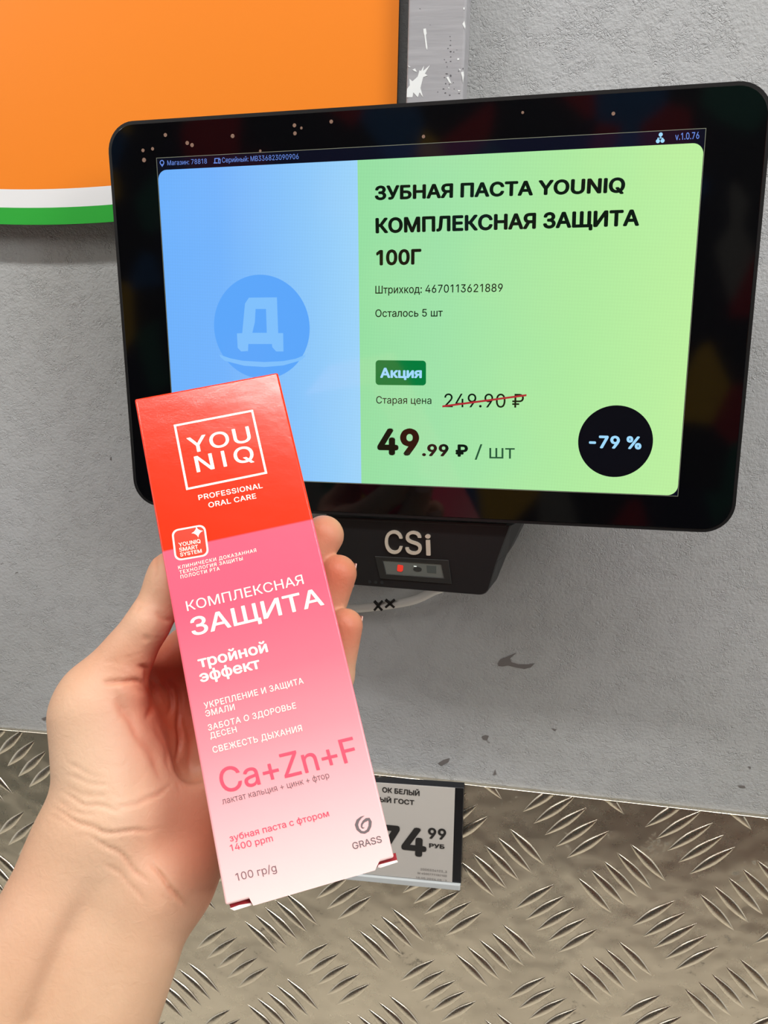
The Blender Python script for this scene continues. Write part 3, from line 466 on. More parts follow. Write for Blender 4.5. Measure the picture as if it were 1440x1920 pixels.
for c in [(865,410,16,8),(870,455,14,8),(868,510,20,10),(840,545,18,14),(870,580,26,18),(905,585,16,10),(800,670,14,10),(820,700,20,12),(870,690,22,14),(870,640,20,12),(825,830,34,12),(870,850,22,34),(800,870,18,10),(815,940,14,22),(855,950,14,20),(790,1000,26,14),(725,1035,10,18),(960,800,18,8),(1010,770,10,22),(810,1045,22,18),(910,1000,10,16),(860,1070,22,12),(965,1050,22,10),(525,98,16,7),(640,280,10,8),(900,930,12,10),(940,560,12,5),(830,750,8,24)]:
    q = [c3(c[0]+c[2]*.5*math.cos(a)*random.uniform(.6, 1), c[1]+c[3]*.5*math.sin(a)*random.uniform(.6, 1)) for a in np.linspace(0, 2*math.pi, 8)[:-1]]
    shape('scuff_mark', [[tuple(WP.uv(*p, TZ)) for p in q]], TZ-.0001, TZ+.0001, DCH, trunk)

# ------------------------------------------------------------------ orange board
BZ = .010; BT = .003
def bp(x, y): return tuple(WP.uv(x, y, BZ))
def quad(ps):
    P = np.array([bp(*p) for p in ps]); return np.polyfit(P[:, 0], P[:, 1], 2)
qg = quad([(0, 421), (60, 421.5), (110, 421), (160, 419.5), (210, 417.3)])
qw = quad([(0, 388.5), (50, 389.5), (110, 389), (160, 386.5), (206, 383)])
qo = quad([(0, 354.5), (50, 355), (110, 354), (160, 351.5), (203, 348)])
bx0, bx1 = bp(0, 300)[0]-.25, bp(747, 60)[0]
a2 = (qg[0]+qw[0]+qo[0])/3
xv = -(qg[1]+qw[1]+qo[1])/3/(2*a2) if a2 > 0.05 else bp(60, 400)[0]
if a2 < .05: a2 = .25
print('board curvature', qg, qw, qo, xv)
def yat(q, x):
    xm = bp(100, 400)[0]; y = np.polyval(q, xm)-a2*(xm-xv)**2
    return y+a2*(x-xv)**2
def yb(x, off): return yat(qg, x)+off
offw = yat(qw, xv)-yat(qg, xv); offo = yat(qo, xv)-yat(qg, xv)
xs = np.linspace(bx0, bx1, 60); ytop = bp(300, -300)[1]
board = empty('wall_sign_board', WP.M); tag(board, 'orange sign board with curved white and green lower stripes', 'sign')
def band(name, lo, hi, m, z0, z1):
    pts = [(x, lo(x)) for x in xs]+[(x, hi(x)) for x in xs[::-1]]
    return shape(name, [pts], z0, z1, m, board)
om = mat('orange_board_print', (244, 136, 34), .38); nd, lk, b_ = nodes(om)
bb = mat('board_back_edge', (70, 62, 56), .6)
band('back_panel', lambda x: yb(x, 0), lambda x: ytop, bb, BZ-BT, BZ-.0003)
band('orange_field', lambda x: yb(x, offo), lambda x: ytop, om, BZ-.0003, BZ)
band('white_stripe', lambda x: yb(x, offw), lambda x: yb(x, offo), mat('white_print', (232, 234, 236), .38), BZ-.0003, BZ)
band('green_stripe', lambda x: yb(x, 0), lambda x: yb(x, offw), mat('green_print', (46, 168, 58), .38), BZ-.0003, BZ)
for sx_ in (bx0+.15, bx1-.06):
    shape('spacer', [circ((sx_, yb(sx_, .12)), .008, 16)], ZW, BZ-BT, bb, board)

# ------------------------------------------------------------------ price checker
SS = 1.15*.1355
RS, TS = pose(homog([(0, 0), (1.6, 0), (1.6, 1), (0, 1)], [(293, 296), (1326, 240), (1273, 930), (331, 893)]), SS)
SP = Plane(RS, TS)
dev = empty('price_checker', SP.M); tag(dev, 'black wall-mounted price checker with lit touchscreen and scanner below', 'screen')
PLA = mat('black_plastic', (17, 17, 18), .42, spec=.4); GL = mat('black_glass', (4, 4, 6), .06, spec=.5)
def spx(x, y, z=0): return SP.uv(x, y, z)
gx0 = np.mean([spx(210, 300)[0], spx(250, 860)[0]]); gx1 = np.mean([spx(1432, 300)[0], spx(1379, 900)[0]])
gy1 = np.mean([spx(330, 226)[1], spx(1340, 163)[1]]); gy0 = np.mean([spx(700, 963)[1], spx(1250, 990)[1]])
print('glass', gx0, gx1, gy0, gy1, 'size', gx1-gx0, gy1-gy0)
RR = .0125
shape('front_glass', [rrect(gx0, gy0, gx1, gy1, RR, 10)], -.002, 0, GL, dev, bev=.0003)
e = .0014
shape('bezel_frame', [rrect(gx0-e, gy0-e, gx1+e, gy1+e, RR+e, 10), rrect(gx0+.0002, gy0+.0002, gx1-.0002, gy1-.0002, RR, 10)], -.006, -.0003, PLA, dev, bev=.0)
# rear shell with tapered back
def loft(name, rings, m, parent, cap=True, smooth=False):
    V = []; Fc = []; n = len(rings[0][0])
    for lp, z in rings: V += [(p[0], p[1], z) for p in lp]
    for r in range(len(rings)-1):
        for i in range(n): Fc.append((r*n+i, r*n+(i+1) % n, (r+1)*n+(i+1) % n, (r+1)*n+i))
    if cap: Fc.append(tuple(range(n))[::-1]); Fc.append(tuple((len(rings)-1)*n+i for i in range(n)))
    o = meshobj(name, V, Fc, m, parent)
    bm = bmesh.new(); bm.from_mesh(o.data); bmesh.ops.recalc_face_normals(bm, faces=bm.faces); bm.to_mesh(o.data); bm.free()
    if smooth:
        for p in o.data.polygons: p.use_smooth = len(p.vertices) < 6
    return o
def rr(i): return rrect(gx0-e+i, gy0-e+i, gx1+e-i, gy1+e-i, RR+e-min(i, .006), 10)
loft('rear_shell', [(rr(0), -.006), (rr(.0), -.012), (rr(.004), -.019), (rr(.012), -.022)], PLA, dev, smooth=True)
cxm = (gx0+gx1)/2
# mounting arm back to the wall
Mi = SP.M.inverted() @ WP.M
wl = Mi @ Vector(tuple(WP.at(760, 560, ZW)))
meshobj('wall_bracket', [(cxm+dx, dy, z) for z in (-.0215, wl.z) for dx, dy in ((-.045, -.145), (.045, -.145), (.045, -.09), (-.045, -.09))],
        [(0, 1, 2, 3), (7, 6, 5, 4), (0, 4, 5, 1), (1, 5, 6, 2), (2, 6, 7, 3), (3, 7, 4, 0)], PLA, dev)
# display area
disp_z = .00012
DARK = mat('display_dark', (6, 7, 16), .07, emit=(4, 6, 20), es=1)
disp = shape('display', [[(x*SS*1.6, -y*SS) for x, y in ((0, 1), (1, 1), (1, 0), (0, 0))]], 0.00002, .00006, DARK, dev)
DW, DH = 1.6*SS, SS
LINE = mat('display_edge_line', (90, 95, 85), .2, emit=(110, 112, 95), es=.7)
t_ = .00022
shape('display_edge', [[(0, -DH), (DW, -DH), (DW, 0), (0, 0)], [(t_, -DH+t_), (DW-t_, -DH+t_), (DW-t_, -t_), (t_, -t_)]], .00006, .00007, LINE, disp)
def emat(name, stops, axis_len, spec=.5):
    m = mat(name, (10, 12, 14), .09, spec=spec); nd, lk, b = nodes(m); tc = N(m, 'ShaderNodeTexCoord'); sp = N(m, 'ShaderNodeSeparateXYZ'); lk.new(tc.outputs['Object'], sp.inputs[0])
    # viewing-angle shift painted into the emission colour across the width
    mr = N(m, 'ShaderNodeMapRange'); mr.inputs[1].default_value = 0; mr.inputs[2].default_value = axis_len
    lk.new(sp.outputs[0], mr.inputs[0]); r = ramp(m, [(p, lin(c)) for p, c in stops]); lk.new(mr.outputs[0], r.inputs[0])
    b.inputs['Emission Strength'].default_value = 1.0
    # pixel grid moire
    mp = N(m, 'ShaderNodeMapping'); mp.inputs['Scale'].default_value = (1, 1, 1); mp.inputs['Rotation'].default_value = (0, 0, math.radians(3)); lk.new(tc.outputs['Object'], mp.inputs[0])
    w1 = N(m, 'ShaderNodeTexWave', Scale=240.0, bands_direction='X'); w2 = N(m, 'ShaderNodeTexWave', Scale=210.0, bands_direction='Y')
    lk.new(mp.outputs[0], w1.inputs[0]); lk.new(mp.outputs[0], w2.inputs[0])
    mu = N(m, 'ShaderNodeMath', operation='ADD'); lk.new(w1.outputs[1], mu.inputs[0]); lk.new(w2.outputs[1], mu.inputs[1])
    m2 = N(m, 'ShaderNodeMapRange'); m2.inputs[1].default_value = 0; m2.inputs[2].default_value = 2; m2.inputs[3].default_value = .975; m2.inputs[4].default_value = 1.015; lk.new(mu.outputs[0], m2.inputs[0])
    vm = N(m, 'ShaderNodeVectorMath', operation='SCALE'); lk.new(r.outputs[0], vm.inputs[0]); lk.new(m2.outputs[0], vm.inputs['Scale'])
    lk.new(vm.outputs[0], b.inputs['Emission Color']); return m
yp = np.mean([spx(310, 317)[1], spx(1300, 270.5)[1]]); xs_ = np.mean([spx(670, 305)[0], spx(678, 905)[0]])
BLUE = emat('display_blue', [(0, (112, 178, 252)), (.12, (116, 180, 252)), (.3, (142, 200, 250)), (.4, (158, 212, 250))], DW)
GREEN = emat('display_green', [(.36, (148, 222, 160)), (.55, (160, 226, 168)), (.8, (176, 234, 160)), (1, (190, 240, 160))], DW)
m_ = .0004; cr_ = .0045
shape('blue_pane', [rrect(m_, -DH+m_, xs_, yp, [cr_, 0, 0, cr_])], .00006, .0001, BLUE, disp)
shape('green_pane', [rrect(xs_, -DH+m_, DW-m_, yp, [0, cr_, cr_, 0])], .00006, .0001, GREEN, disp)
def pol(name, pts, cr, m, par, z=.00016, holes=(), pl=SP, r=0):
    L = [[tuple(pl.uv(*cr(*p), z)) for p in lp] for lp in (pts,)+tuple(holes)]
    if r: L[0] = roundpoly(L[0], r)
    return shape(name, L, z-.00004, z, m, par)
kid = crop((280, 260), 3.4286)
LOGO = mat('logo_blue', (10, 12, 14), .09, emit=(92, 166, 250)); LOGL = mat('logo_light', (10, 12, 14), .09, emit=(128, 192, 252))
cc = spx(490, 614); rad = (spx(579.5, 612)[0]-spx(400.5, 617)[0])/2
lg = shape('round_emblem', [circ(cc, rad, 64)], .00012, .00014, LOGO, disp)
pol('emblem_letter', [(640,1022),(820,1020),(828,1250),(860,1250),(862,1368),(815,1368),(790,1340),(788,1320),(636,1320),(634,1365),(590,1368),(568,1345),(563,1252),(597,1250),(615,1060)], kid, LOGL, disp, .0002,
    holes=([(683,1095),(750,1095),(755,1248),(662,1248),(678,1180)],))
pol('emblem_band', [(450,1388),(520,1412),(600,1428),(740,1436),(860,1430),(940,1415),(1005,1388),(1000,1402),(975,1425),(860,1458),(740,1468),(610,1460),(485,1428),(458,1405)], kid, LOGL, disp, .0002)
TX = mat('display_text_black', (4, 6, 4), .09, emit=(8, 22, 12)); TB = mat('display_text_blue', (10, 12, 14), .09, emit=(105, 140, 225)); TL_ = mat('display_text_light', (10, 12, 14), .09, emit=(160, 218, 255))
TG = mat('display_text_green', (4, 6, 4), .09, emit=(38, 86, 52)); GB = mat('promo_badge_green', (4, 8, 6), .09, emit=(0, 122, 58)); BK = mat('badge_black', (4, 4, 6), .09, emit=(8, 8, 14)); RD = mat('strike_red', (8, 4, 4), .09, emit=(176, 44, 52))
k7 = crop((680, 300), 1.8947)
def stx(s, p0, p1, pc, m=TX, bold=.0, cr=k7, space=1., xh=False, z=.0002, nm='screen_text'):
    return put_text(nm, s, SP, disp, m, p0, p1, pc, cr, z, bold, space, xh)
stx('ЗУБНАЯ ПАСТА YOUNIQ', (43, 143), (931, 116), (43, 92), bold=.034)
stx('КОМПЛЕКСНАЯ ЗАЩИТА', (46, 261), (982, 234), (45, 206), bold=.034)
stx('100Г', (48, 375), (208, 371), (48, 320), bold=.034)
stx('Штрихкод: 4670113621889', (45, 475), (497, 468), (45, 447), bold=.008)
stx('Осталось 5 шт', (45, 558), (284, 556), (45, 531), bold=.008)
pol('promo_badge', [(46, 799), (225, 801), (225, 713), (46, 711)], k7, GB, disp, .00016, r=.0016)
stx('Акция', (62, 774), (210, 775), (62, 738), TL_, bold=.034)
stx('Старая цена', (48, 865), (244, 867), (48, 839), bold=.004)
stx('249.90 ₽', (290, 878), (572, 880), (290, 830), bold=.004)
pol('strike_line', [(283, 872), (582, 832), (582, 839), (283, 879)], k7, RD, disp, .00024)
stx('49', (52, 1048), (200, 1051), (52, 953), bold=.04)
stx('.99', (211, 1052), (305, 1053), (211, 1009), bold=.036); stx('₽', (330, 1054), (374, 1055), (330, 1010), bold=.036)
stx('/', (398, 1058), (425, 1058), (398, 1012), TG); stx('шт', (450, 1060), (540, 1061), (450, 1023), TG, xh=True)
cc = spx(*k7(897, 1000)); shape('discount_disc', [circ(cc, (spx(*k7(1030, 1000))[0]-spx(*k7(764, 1000))[0])/2, 64)], .00012, .00016, BK, disp)
stx('-79 %', (804, 1023), (990, 1028), (804, 978), TL_, bold=.034)
k6 = crop((180, 130), 2.0)
stx('Магазин: 78818', (268, 360), (416, 353), (267, 342), TB, cr=k6); stx('Серийный: MB336823090906', (473, 350), (760, 336), (472, 331), TB, cr=k6)
k8 = crop((640, 0), 1.8); stx('v.1.0.76', (1127, 473), (1208, 468), (1127, 450), TB, cr=k8, bold=.01)
# status icons
def ring(name, c, r0, r1, cr, m, squash=1.):
    C_ = spx(*cr(*c)); k = abs(spx(*cr(c[0]+1, c[1]))[0]-C_[0])
    return shape(name, [circ(C_, r0*k, 20), circ(C_, r1*k, 20)], .00016, .0002, m, disp)
ring('pin_icon', (248, 350), 8.5, 5.5, k6, TB); pol('pin_icon', [(241, 355), (248, 366), (255, 355), (252, 356), (248, 361), (244, 356)], k6, TB, disp)
pol('devices_icon', [(444, 333), (464, 332), (464, 335), (447, 336), (447, 349), (456, 349), (456, 353), (441, 353), (441, 350), (444, 349)], k6, TB, disp)
pol('devices_icon', [(458, 337), (467, 336), (467, 353), (458, 353)], k6, TB, disp, holes=([(460.5, 340), (464.5, 339.5), (464.5, 350), (460.5, 350)],))
k9 = crop((1180, 140), 5.54)
def disc(name, c, r, cr, m, z=.0002, pl=SP, par=None):
    C_ = pl.uv(*cr(*c), z); k = abs(pl.uv(*cr(c[0]+1, c[1]), z)[0]-C_[0]); return shape(name, [circ(C_, r*k, 18)], z-.00004, z, m, par or disp)
for c in ((326, 622), (297, 690), (345, 686)): disc('network_icon', c, 21, k9, TL_)
pol('network_icon', [(321, 640), (331, 640), (331, 655), (352, 655), (352, 672), (342, 672), (342, 663), (302, 663), (302, 672), (292, 672), (292, 655), (321, 655)], k9, TL_, disp)
# little dried drops on the glass
DRY = mat('dried_drop', (196, 160, 140), .3, alpha=.28)
for c in [(552,235),(553,250),(565,240),(268,282),(286,279),(310,253),(488,283),(351,268),(270,300),(794,256),(436,255),(1150,213),(980,211),(621,228),(360,272)]:
    disc('dried_drop', c, random.uniform(2, 3.6), ident, DRY, .0003, par=dev)
# scanner housing
k2 = crop((540, 880), 2.571)
szf = -.005
def q2(x, y, z=szf): return tuple(SP.uv(*k2(x, y), z))
fr = roundpoly([q2(222, 548), q2(195, 230), q2(1068, 272), q2(1005, 440), q2(955, 606)], [.004, .0, .0, .004, .005])
xr0 = spx(*k2(1112, 270), -.02)[0]
def offs(lp, dx, dyb):       # spread sideways and down towards the back
    xs0 = [p[0] for p in lp]; ym = max(p[1] for p in lp); yn = min(p[1] for p in lp); c0 = (min(xs0)+max(xs0))/2
    return [(p[0]+dx*(1 if p[0] > c0 else -1)*(.45+.55*(p[1]-yn)/(ym-yn)), p[1]+(dyb if p[1] < (ym+yn)/2 else 0)) for p in lp]
loft('scanner_housing', [(fr, szf), (offs(fr, .0008, -.0004), szf-.0008), (offs(fr, .006, .0006), -.02), (offs(fr, .008, .006), -.034)], PLA, dev)
shape('top_ledge', [[q2(150, 226), q2(150, 238), q2(1050, 277), q2(1056, 262)]], szf-.001, szf+.0006, PLA, dev, bev=.0003)
SCF = mat('scanner_frame', (30, 32, 31), .3); SCG = mat('scanner_window', (84, 88, 84), .12, spec=.6)
fr_o = [q2(420, 418), q2(775, 437), q2(790, 552), q2(445, 525)]; fr_i = [q2(458, 437), q2(738, 455), q2(753, 523), q2(474, 503)]
sw = shape('scanner_frame', [fr_o, fr_i], szf-.0002, szf+.0006, SCF, dev, bev=.0002)
shape('scanner_window', [fr_i], szf-.0001, szf+.0001, SCG, dev)
k4 = crop((640, 950), 4.0)
def q4(x, y, z=szf): return tuple(SP.uv(*k4(x, y), z))
shape('red_emitter', [roundpoly([q4(422, 433), q4(466, 440), q4(462, 480), q4(448, 488), q4(418, 482)], .0006)], szf, szf+.0003, mat('red_emitter', (120, 20, 15), .3, emit=(225, 60, 45), es=.8), dev)
shape('white_emitter', [[q4(543, 443), q4(565, 445), q4(564, 451), q4(545, 449)]], szf, szf+.0003, mat('white_emitter', (200, 205, 200), .3, emit=(190, 200, 195), es=.8), dev)
shape('lens', [circ(q4(572, 468), .0022, 20, .0012)], szf, szf+.0003, mat('dark_lens', (38, 42, 42), .08), dev)
shape('lens', [[q4(640, 440), q4(712, 446), q4(712, 500), q4(645, 494)]], szf, szf+.0002, mat('grey_lens', (62, 68, 66), .1), dev)
for c in ((213, 563), (258, 567), (305, 570)): shape('status_hole', [circ(q4(*c), .0009, 12)], szf, szf+.00015, mat('hole_black', (3, 3, 3), .9), dev)
CHR = mat('chrome_letter', (222, 214, 198), .25, .55)
def letter(s, p0, p1, pc, b=.02): return put_text('chrome_letter', s, SP, dev, CHR, p0, p1, pc, k4, szf+.0011, b, depth=.0011, zk=szf)
letter('C', (330, 346), (462, 352), (328, 174), .008); letter('S', (483, 352), (606, 356), (480, 180), .008)
letter('i', (636, 362), (676, 364), (630, 208), .018)

# ------------------------------------------------------------------ white cable
def tube(name, pts, r, m, parent=None, M=None, n=12, sub=6):
    P = [Vector(p) for p in pts]; Q = []
    for i in range(len(P)-1):
        a, b, c, d = P[max(i-1, 0)], P[i], P[i+1], P[min(i+2, len(P)-1)]
        for k in range(sub):
            t = k/sub; Q.append(.5*((2*b)+(-a+c)*t+(2*a-5*b+4*c-d)*t*t+(-a+3*b-3*c+d)*t**3))
    Q.append(P[-1]); V = []; Fc = []
    for i, q in enumerate(Q):
        tg = (Q[min(i+1, len(Q)-1)]-Q[max(i-1, 0)]).normalized(); u = tg.cross(Vector((0, .1, 1))).normalized(); v = tg.cross(u)
        V += [q+r*(math.cos(2*math.pi*k/n)*u+math.sin(2*math.pi*k/n)*v) for k in range(n)]
    for i in range(len(Q)-1):
        for k in range(n): Fc.append((i*n+k, i*n+(k+1) % n, (i+1)*n+(k+1) % n, (i+1)*n+k))
    Fc += [tuple(range(n))[::-1], tuple((len(Q)-1)*n+k for k in range(n))]
    return meshobj(name, V, Fc, m, parent, M, True)
cz = .006
cb = empty('power_cable', WP.M); tag(cb, 'white cable with two black ink crosses looping out under the scanner', 'cable')
cpts = [(770, 985), (850, 1050), (838, 1095), (812, 1109), (780, 1124), (745, 1132), (700, 1138), (660, 1141), (610, 1138), (560, 1120), (530, 1060), (540, 980), (600, 930)]
tube('cable_sheath', [WP.at(x, y, cz) for x, y in cpts], .0026, mat('white_cable', (206, 204, 198), .45), cb, None)
INK = mat('black_ink', (12, 12, 14), .5)
def cross(cx, cy, w, h, a):
    for s in (-1, 1):
        A, B = (cx-w*s, cy-h), (cx+w*s, cy+h); n = Vector((B[1]-A[1], A[0]-B[0])).normalized()*2.1
        zc = cz+.0024
        shape('ink_stroke', [[tuple(WP.uv(A[0]+n.x, A[1]+n.y, zc)), tuple(WP.uv(A[0]-n.x, A[1]-n.y, zc)), tuple(WP.uv(B[0]-n.x, B[1]-n.y, zc)), tuple(WP.uv(B[0]+n.x, B[1]+n.y, zc))]], zc-.0011, zc+.0002, INK, cb)
cross(709, 1136, 7.5, 8.5, 0); cross(731, 1132, 8.5, 7, 0)
# scuffs on the wall
SCU = mat('wall_scuff', (108, 104, 102), .6)
def scuff(pts, cr=ident):
    shape('scuff_mark', [[tuple(WP.uv(*cr(*p), ZW)) for p in pts]], ZW-.0001, ZW+.0001, SCU, wall)
kw = crop((540, 880), 2.571)
scuff([(1012,935),(1025,915),(1045,908),(1100,885),(1070,912),(1078,930),(1110,940),(1160,940),(1190,935),(1170,955),(1140,962),(1100,955),(1060,945),(1035,950),(1015,948)], kw)
kw3 = crop((650, 1360), 1.823)
for q in ([(312,130),(330,118),(352,112),(348,125),(325,138)], [(1338,205),(1360,206),(1364,214),(1345,213)], [(462,38),(475,33),(486,36),(480,52),(466,48)], [(1372,140),(1382,142),(1380,150)], [(700,10),(718,14),(712,20)], [(500,170),(508,150),(512,168)]): scuff(q, kw3)
for q in ([(78, 1347), (92, 1342), (95, 1346), (82, 1351)], [(96,1318),(112,1312),(116,1320),(104,1326)], [(206, 862), (208, 856), (209, 863)]): scuff(q)

# ------------------------------------------------------------------ shelf price tag
GZ = .007
kt = crop((640, 1420), 5.538)
def g(x, y, z=GZ): return tuple(WP.uv(*kt(x, y), z))
tg_ = empty('price_tag', WP.M); tag(tg_, 'electronic shelf price tag with dark side strip clipped to the tread plate', 'price tag')
TLc, TRc, BRc = g(-500, 200), g(1272, 325), g(1240, 1345)
BLc = (TLc[0], BRc[1]+(TLc[1]-TRc[1])*.9)
shape('tag_body', [[BLc, BRc, TRc, TLc]], .0005, GZ-.0006, mat('tag_dark', (16, 17, 22), .3), tg_, bev=.0004)
fx = g(1166, 600)[0]; fxb = g(1150, 1310)[0]
def onl(a, b, x): return a[1]+(b[1]-a[1])*(x-a[0])/(b[0]-a[0])
shape('paper_face', [[(BLc[0]+.002, onl(BLc, BRc, BLc[0])+.0028), (fxb, onl(BLc, BRc, fxb)+.0028), (fx, onl(TLc, TRc, fx)-.0003), (TLc[0]+.002, onl(TLc, TRc, TLc[0])-.0003)]], GZ-.0007, GZ-.0002, mat('tag_paper', (196, 192, 186), .5), tg_)
shape('bottom_rail', [[(BLc[0], BLc[1]-.0022), (BRc[0]-.0004, BRc[1]-.0022), (BRc[0]-.0002, BRc[1]+.0023), (BLc[0], BLc[1]+.0023)]], .0005, GZ+.0014, mat('tag_rail', (196, 202, 204), .25), tg_, bev=.0006)
TI = mat('tag_ink', (32, 30, 30), .5); TI2 = mat('tag_ink_light', (105, 100, 98), .5)
def ttx(s, p0, p1, pc, b=.0, m=TI, **k): put_text('tag_text', s, WP, tg_, m, p0, p1, pc, kt, GZ+.0001, b, **k)
ttx('ОК БЕЛЫЙ', (425, 362), (812, 402), (425, 308), .022); ttx('ЫЙ ГОСТ', (400, 462), (757, 496), (400, 412), .022)
ttx('74', (370, 985), (880, 1040), (375, 690), .035); ttx('99', (900, 843), (1088, 858), (900, 730), .03); ttx('РУБ', (912, 937), (1072, 952), (912, 892), .03)
ttx('2000334123_3', (822, 1172), (1096, 1200), (822, 1150), .0, TI2); ttx('M 4500771180108', (795, 1212), (1095, 1242), (795, 1192), 0, TI2); ttx('18.05.2024 08 : 9', (775, 1256), (1095, 1290), (775, 1238), 0, TI2)

# ------------------------------------------------------------------ toothpaste carton
BWD, BHT, TK = .052, .052*3.27365, .033
RB, TBx = pose(homog([(0, 0), (BWD, 0), (BWD, BHT), (0, BHT)], [(252, 748), (521, 698), (743, 1607), (427, 1697)]), 1)
M_ = KI @ homog([(0, 0), (BWD, 0), (BWD, BHT), (0, BHT)], [(252, 748), (521, 698), (743, 1607), (427, 1697)])
if M_[2, 2] < 0: M_ = -M_
TBx = M_[:, 2]/(np.linalg.norm(M_[:, 0])*np.linalg.norm(M_[:, 1]))**.5
TBx = TBx+RB[:, 0]*BWD/2+RB[:, 1]*BHT/2          # origin: centre of the front panel
BP = Plane(RB, TBx)
bxo = empty('toothpaste_carton', BP.M); tag(bxo, 'tall red to pink toothpaste carton held up in the hand', 'box')
def carton_mat():
    m = mat('carton_print', (255, 45, 5), .17, spec=.4); nd, lk, b = nodes(m); tc = N(m, 'ShaderNodeTexCoord'); sp = N(m, 'ShaderNodeSeparateXYZ'); lk.new(tc.outputs['Object'], sp.inputs[0])
    def yv(x, y): return BP.uv(x, y)[1]
    y0, y1 = -BHT/2-.004, BHT/2
    mr = N(m, 'ShaderNodeMapRange'); mr.inputs[1].default_value = y0; mr.inputs[2].default_value = y1; lk.new(sp.outputs[1], mr.inputs[0])
    def pos(x, y): return (yv(x, y)-y0)/(y1-y0)
    ys = (yv(303, 1032)+yv(589.6, 973))/2; split = (ys-y0)/(y1-y0)
    st = [(0, lin((250, 216, 212))), (pos(560, 1600), lin((250, 200, 200))), (pos(520, 1480), lin((250, 172, 178))), (pos(500, 1380), lin((252, 144, 155))), (pos(480, 1260), lin((253, 116, 134))), (pos(470, 1120), lin((254, 94, 120))), (split-.0012, lin((254, 94, 120))), (split, lin((255, 44, 0))), (1, lin((255, 44, 0)))]
    r = ramp(m, st); lk.new(mr.outputs[0], r.inputs[0]); lk.new(r.outputs[0], b.inputs['Base Color'])
    n = N(m, 'ShaderNodeTexNoise', Scale=60.0, Detail=5.0); lk.new(tc.outputs['Object'], n.inputs[0])
    n2 = N(m, 'ShaderNodeTexNoise', Scale=1500.0, Detail=2.0); lk.new(tc.outputs['Object'], n2.inputs[0])
    b1 = bump(m, b, n.outputs[0], .12, .0012); bump(m, b, n2.outputs[0], .1, .0001, b1); return m
CM = carton_mat()
# body: rounded top edge, sides slightly bowed
bm = bmesh.new(); nx, ny = 10, 30
bmesh.ops.create_cube(bm, size=1)
for v in bm.verts: v.co = Vector((v.co.x*BWD, v.co.y*BHT, (v.co.z-.5)*TK))
bmesh.ops.bevel(bm, geom=[e for e in bm.edges], offset=.0007, segments=4, affect='EDGES', profile=.5)
me = bpy.data.meshes.new('carton_body'); bm.to_mesh(me); bm.free()
for p in me.polygons: p.use_smooth = p.area < 2e-4
cbody = link('carton_body', me, CM, bxo)
k5 = crop((320, 1150), 3.1304)
def b5(x, y, z=0.): return tuple(BP.uv(*k5(x, y), z))
DRD = mat('carton_inside_red', (150, 14, 30), .5); WHT = mat('carton_board_edge', (245, 228, 226), .5)
shape('bottom_flap', [[b5(455, 1660), b5(485, 1716), b5(1200, 1508), b5(1232, 1440)]], -.0009, .00003, CM, bxo)
for q, wq in (([(338, 1708), (400, 1690), (462, 1672), (474, 1694), (478, 1712), (352, 1742)], [(345, 1736), (400, 1716), (470, 1704), (474, 1716), (372, 1748)]),
              ([(1212, 1440), (1325, 1410), (1333, 1450), (1225, 1480), (1206, 1504), (1196, 1498)], [(1216, 1492), (1222, 1478), (1330, 1450), (1336, 1462), (1232, 1496)])):
    shape('dust_flap', [[b5(*p) for p in q]], -.0032, -.0020, DRD, bxo)
    shape('board_edge', [[b5(*p) for p in wq]], -.0019, -.0012, WHT, bxo)
W_ = mat('print_white', (255, 250, 232), .3); PK = mat('print_pink', (246, 84, 108), .3); GR = mat('print_grey', (128, 104, 108), .35); GR2 = mat('print_dark_grey', (112, 102, 104), .35); RED = mat('print_red', (255, 44, 0), .3)
k4b = crop((240, 680), 2.769)
def btx(s, p0, p1, pc, m=W_, b=.0, cr=k4b, **k): return put_text('printed_text', s, BP, bxo, m, p0, p1, pc, cr, .00012, b, **k)
def b4(x, y): return np.array(BP.uv(*k4b(x, y)))
o1, o2, o3, o4 = b4(237, 325), b4(650, 243), b4(722, 577), b4(303, 662)
X0, X1, Y1, Y0 = (o1[0]+o4[0])/2, (o2[0]+o3[0])/2, (o1[1]+o2[1])/2, (o3[1]+o4[1])/2; tt = .00075
shape('logo_frame', [[(X0, Y0), (X1, Y0), (X1, Y1), (X0, Y1)], [(X0+tt, Y0+tt), (X1-tt, Y0+tt), (X1-tt, Y1-tt), (X0+tt, Y1-tt)]], .00004, .00012, W_, bxo)
btx('YOU', (319, 472), (643, 408), (303, 392), b=.01, space=1.05); btx('NIQ', (358, 570), (660, 508), (341, 488), b=.01, space=1.25)
btx('PROFESSIONAL', (368, 714), (700, 650), (363, 688), b=.012, space=1.05); btx('ORAL CARE', (420, 753), (667, 704), (415, 727), b=.012, space=1.05)
bd = [b4(225, 870), b4(400, 838), b4(422, 1002), b4(245, 1032)]
shape('badge_frame', [roundpoly(bd[::-1], .0022)], .00004, .0001, W_, bxo)
cb_ = sum(bd)/4; bi = [p+(cb_-p)/np.linalg.norm(cb_-p)*.00085 for p in bd]
shape('badge_fill', [roundpoly(bi[::-1], .0018)], .00008, .00013, RED, bxo)
def bt2(s, p0, p1, pc): return put_text('printed_text', s, BP, bxo, W_, p0, p1, pc, k4b, .00018, .012)
bt2('YOUNIQ', (265, 956), (378, 935), (261, 936)); bt2('SMART', (268, 982), (365, 965), (265, 962)); bt2('SYSTEM', (272, 1007), (384, 986), (269, 988))
sc_ = b4(360, 880); st_ = []
for i in range(32):
    a = math.pi*2*i/32; rr_ = .002*(abs(math.cos(a))**.66+abs(math.sin(a))**.66)**(-1/.66)
    st_.append((sc_[0]+rr_*math.cos(a), sc_[1]+rr_*math.sin(a)))
shape('star_mark', [st_], .00014, .00018, W_, bxo)
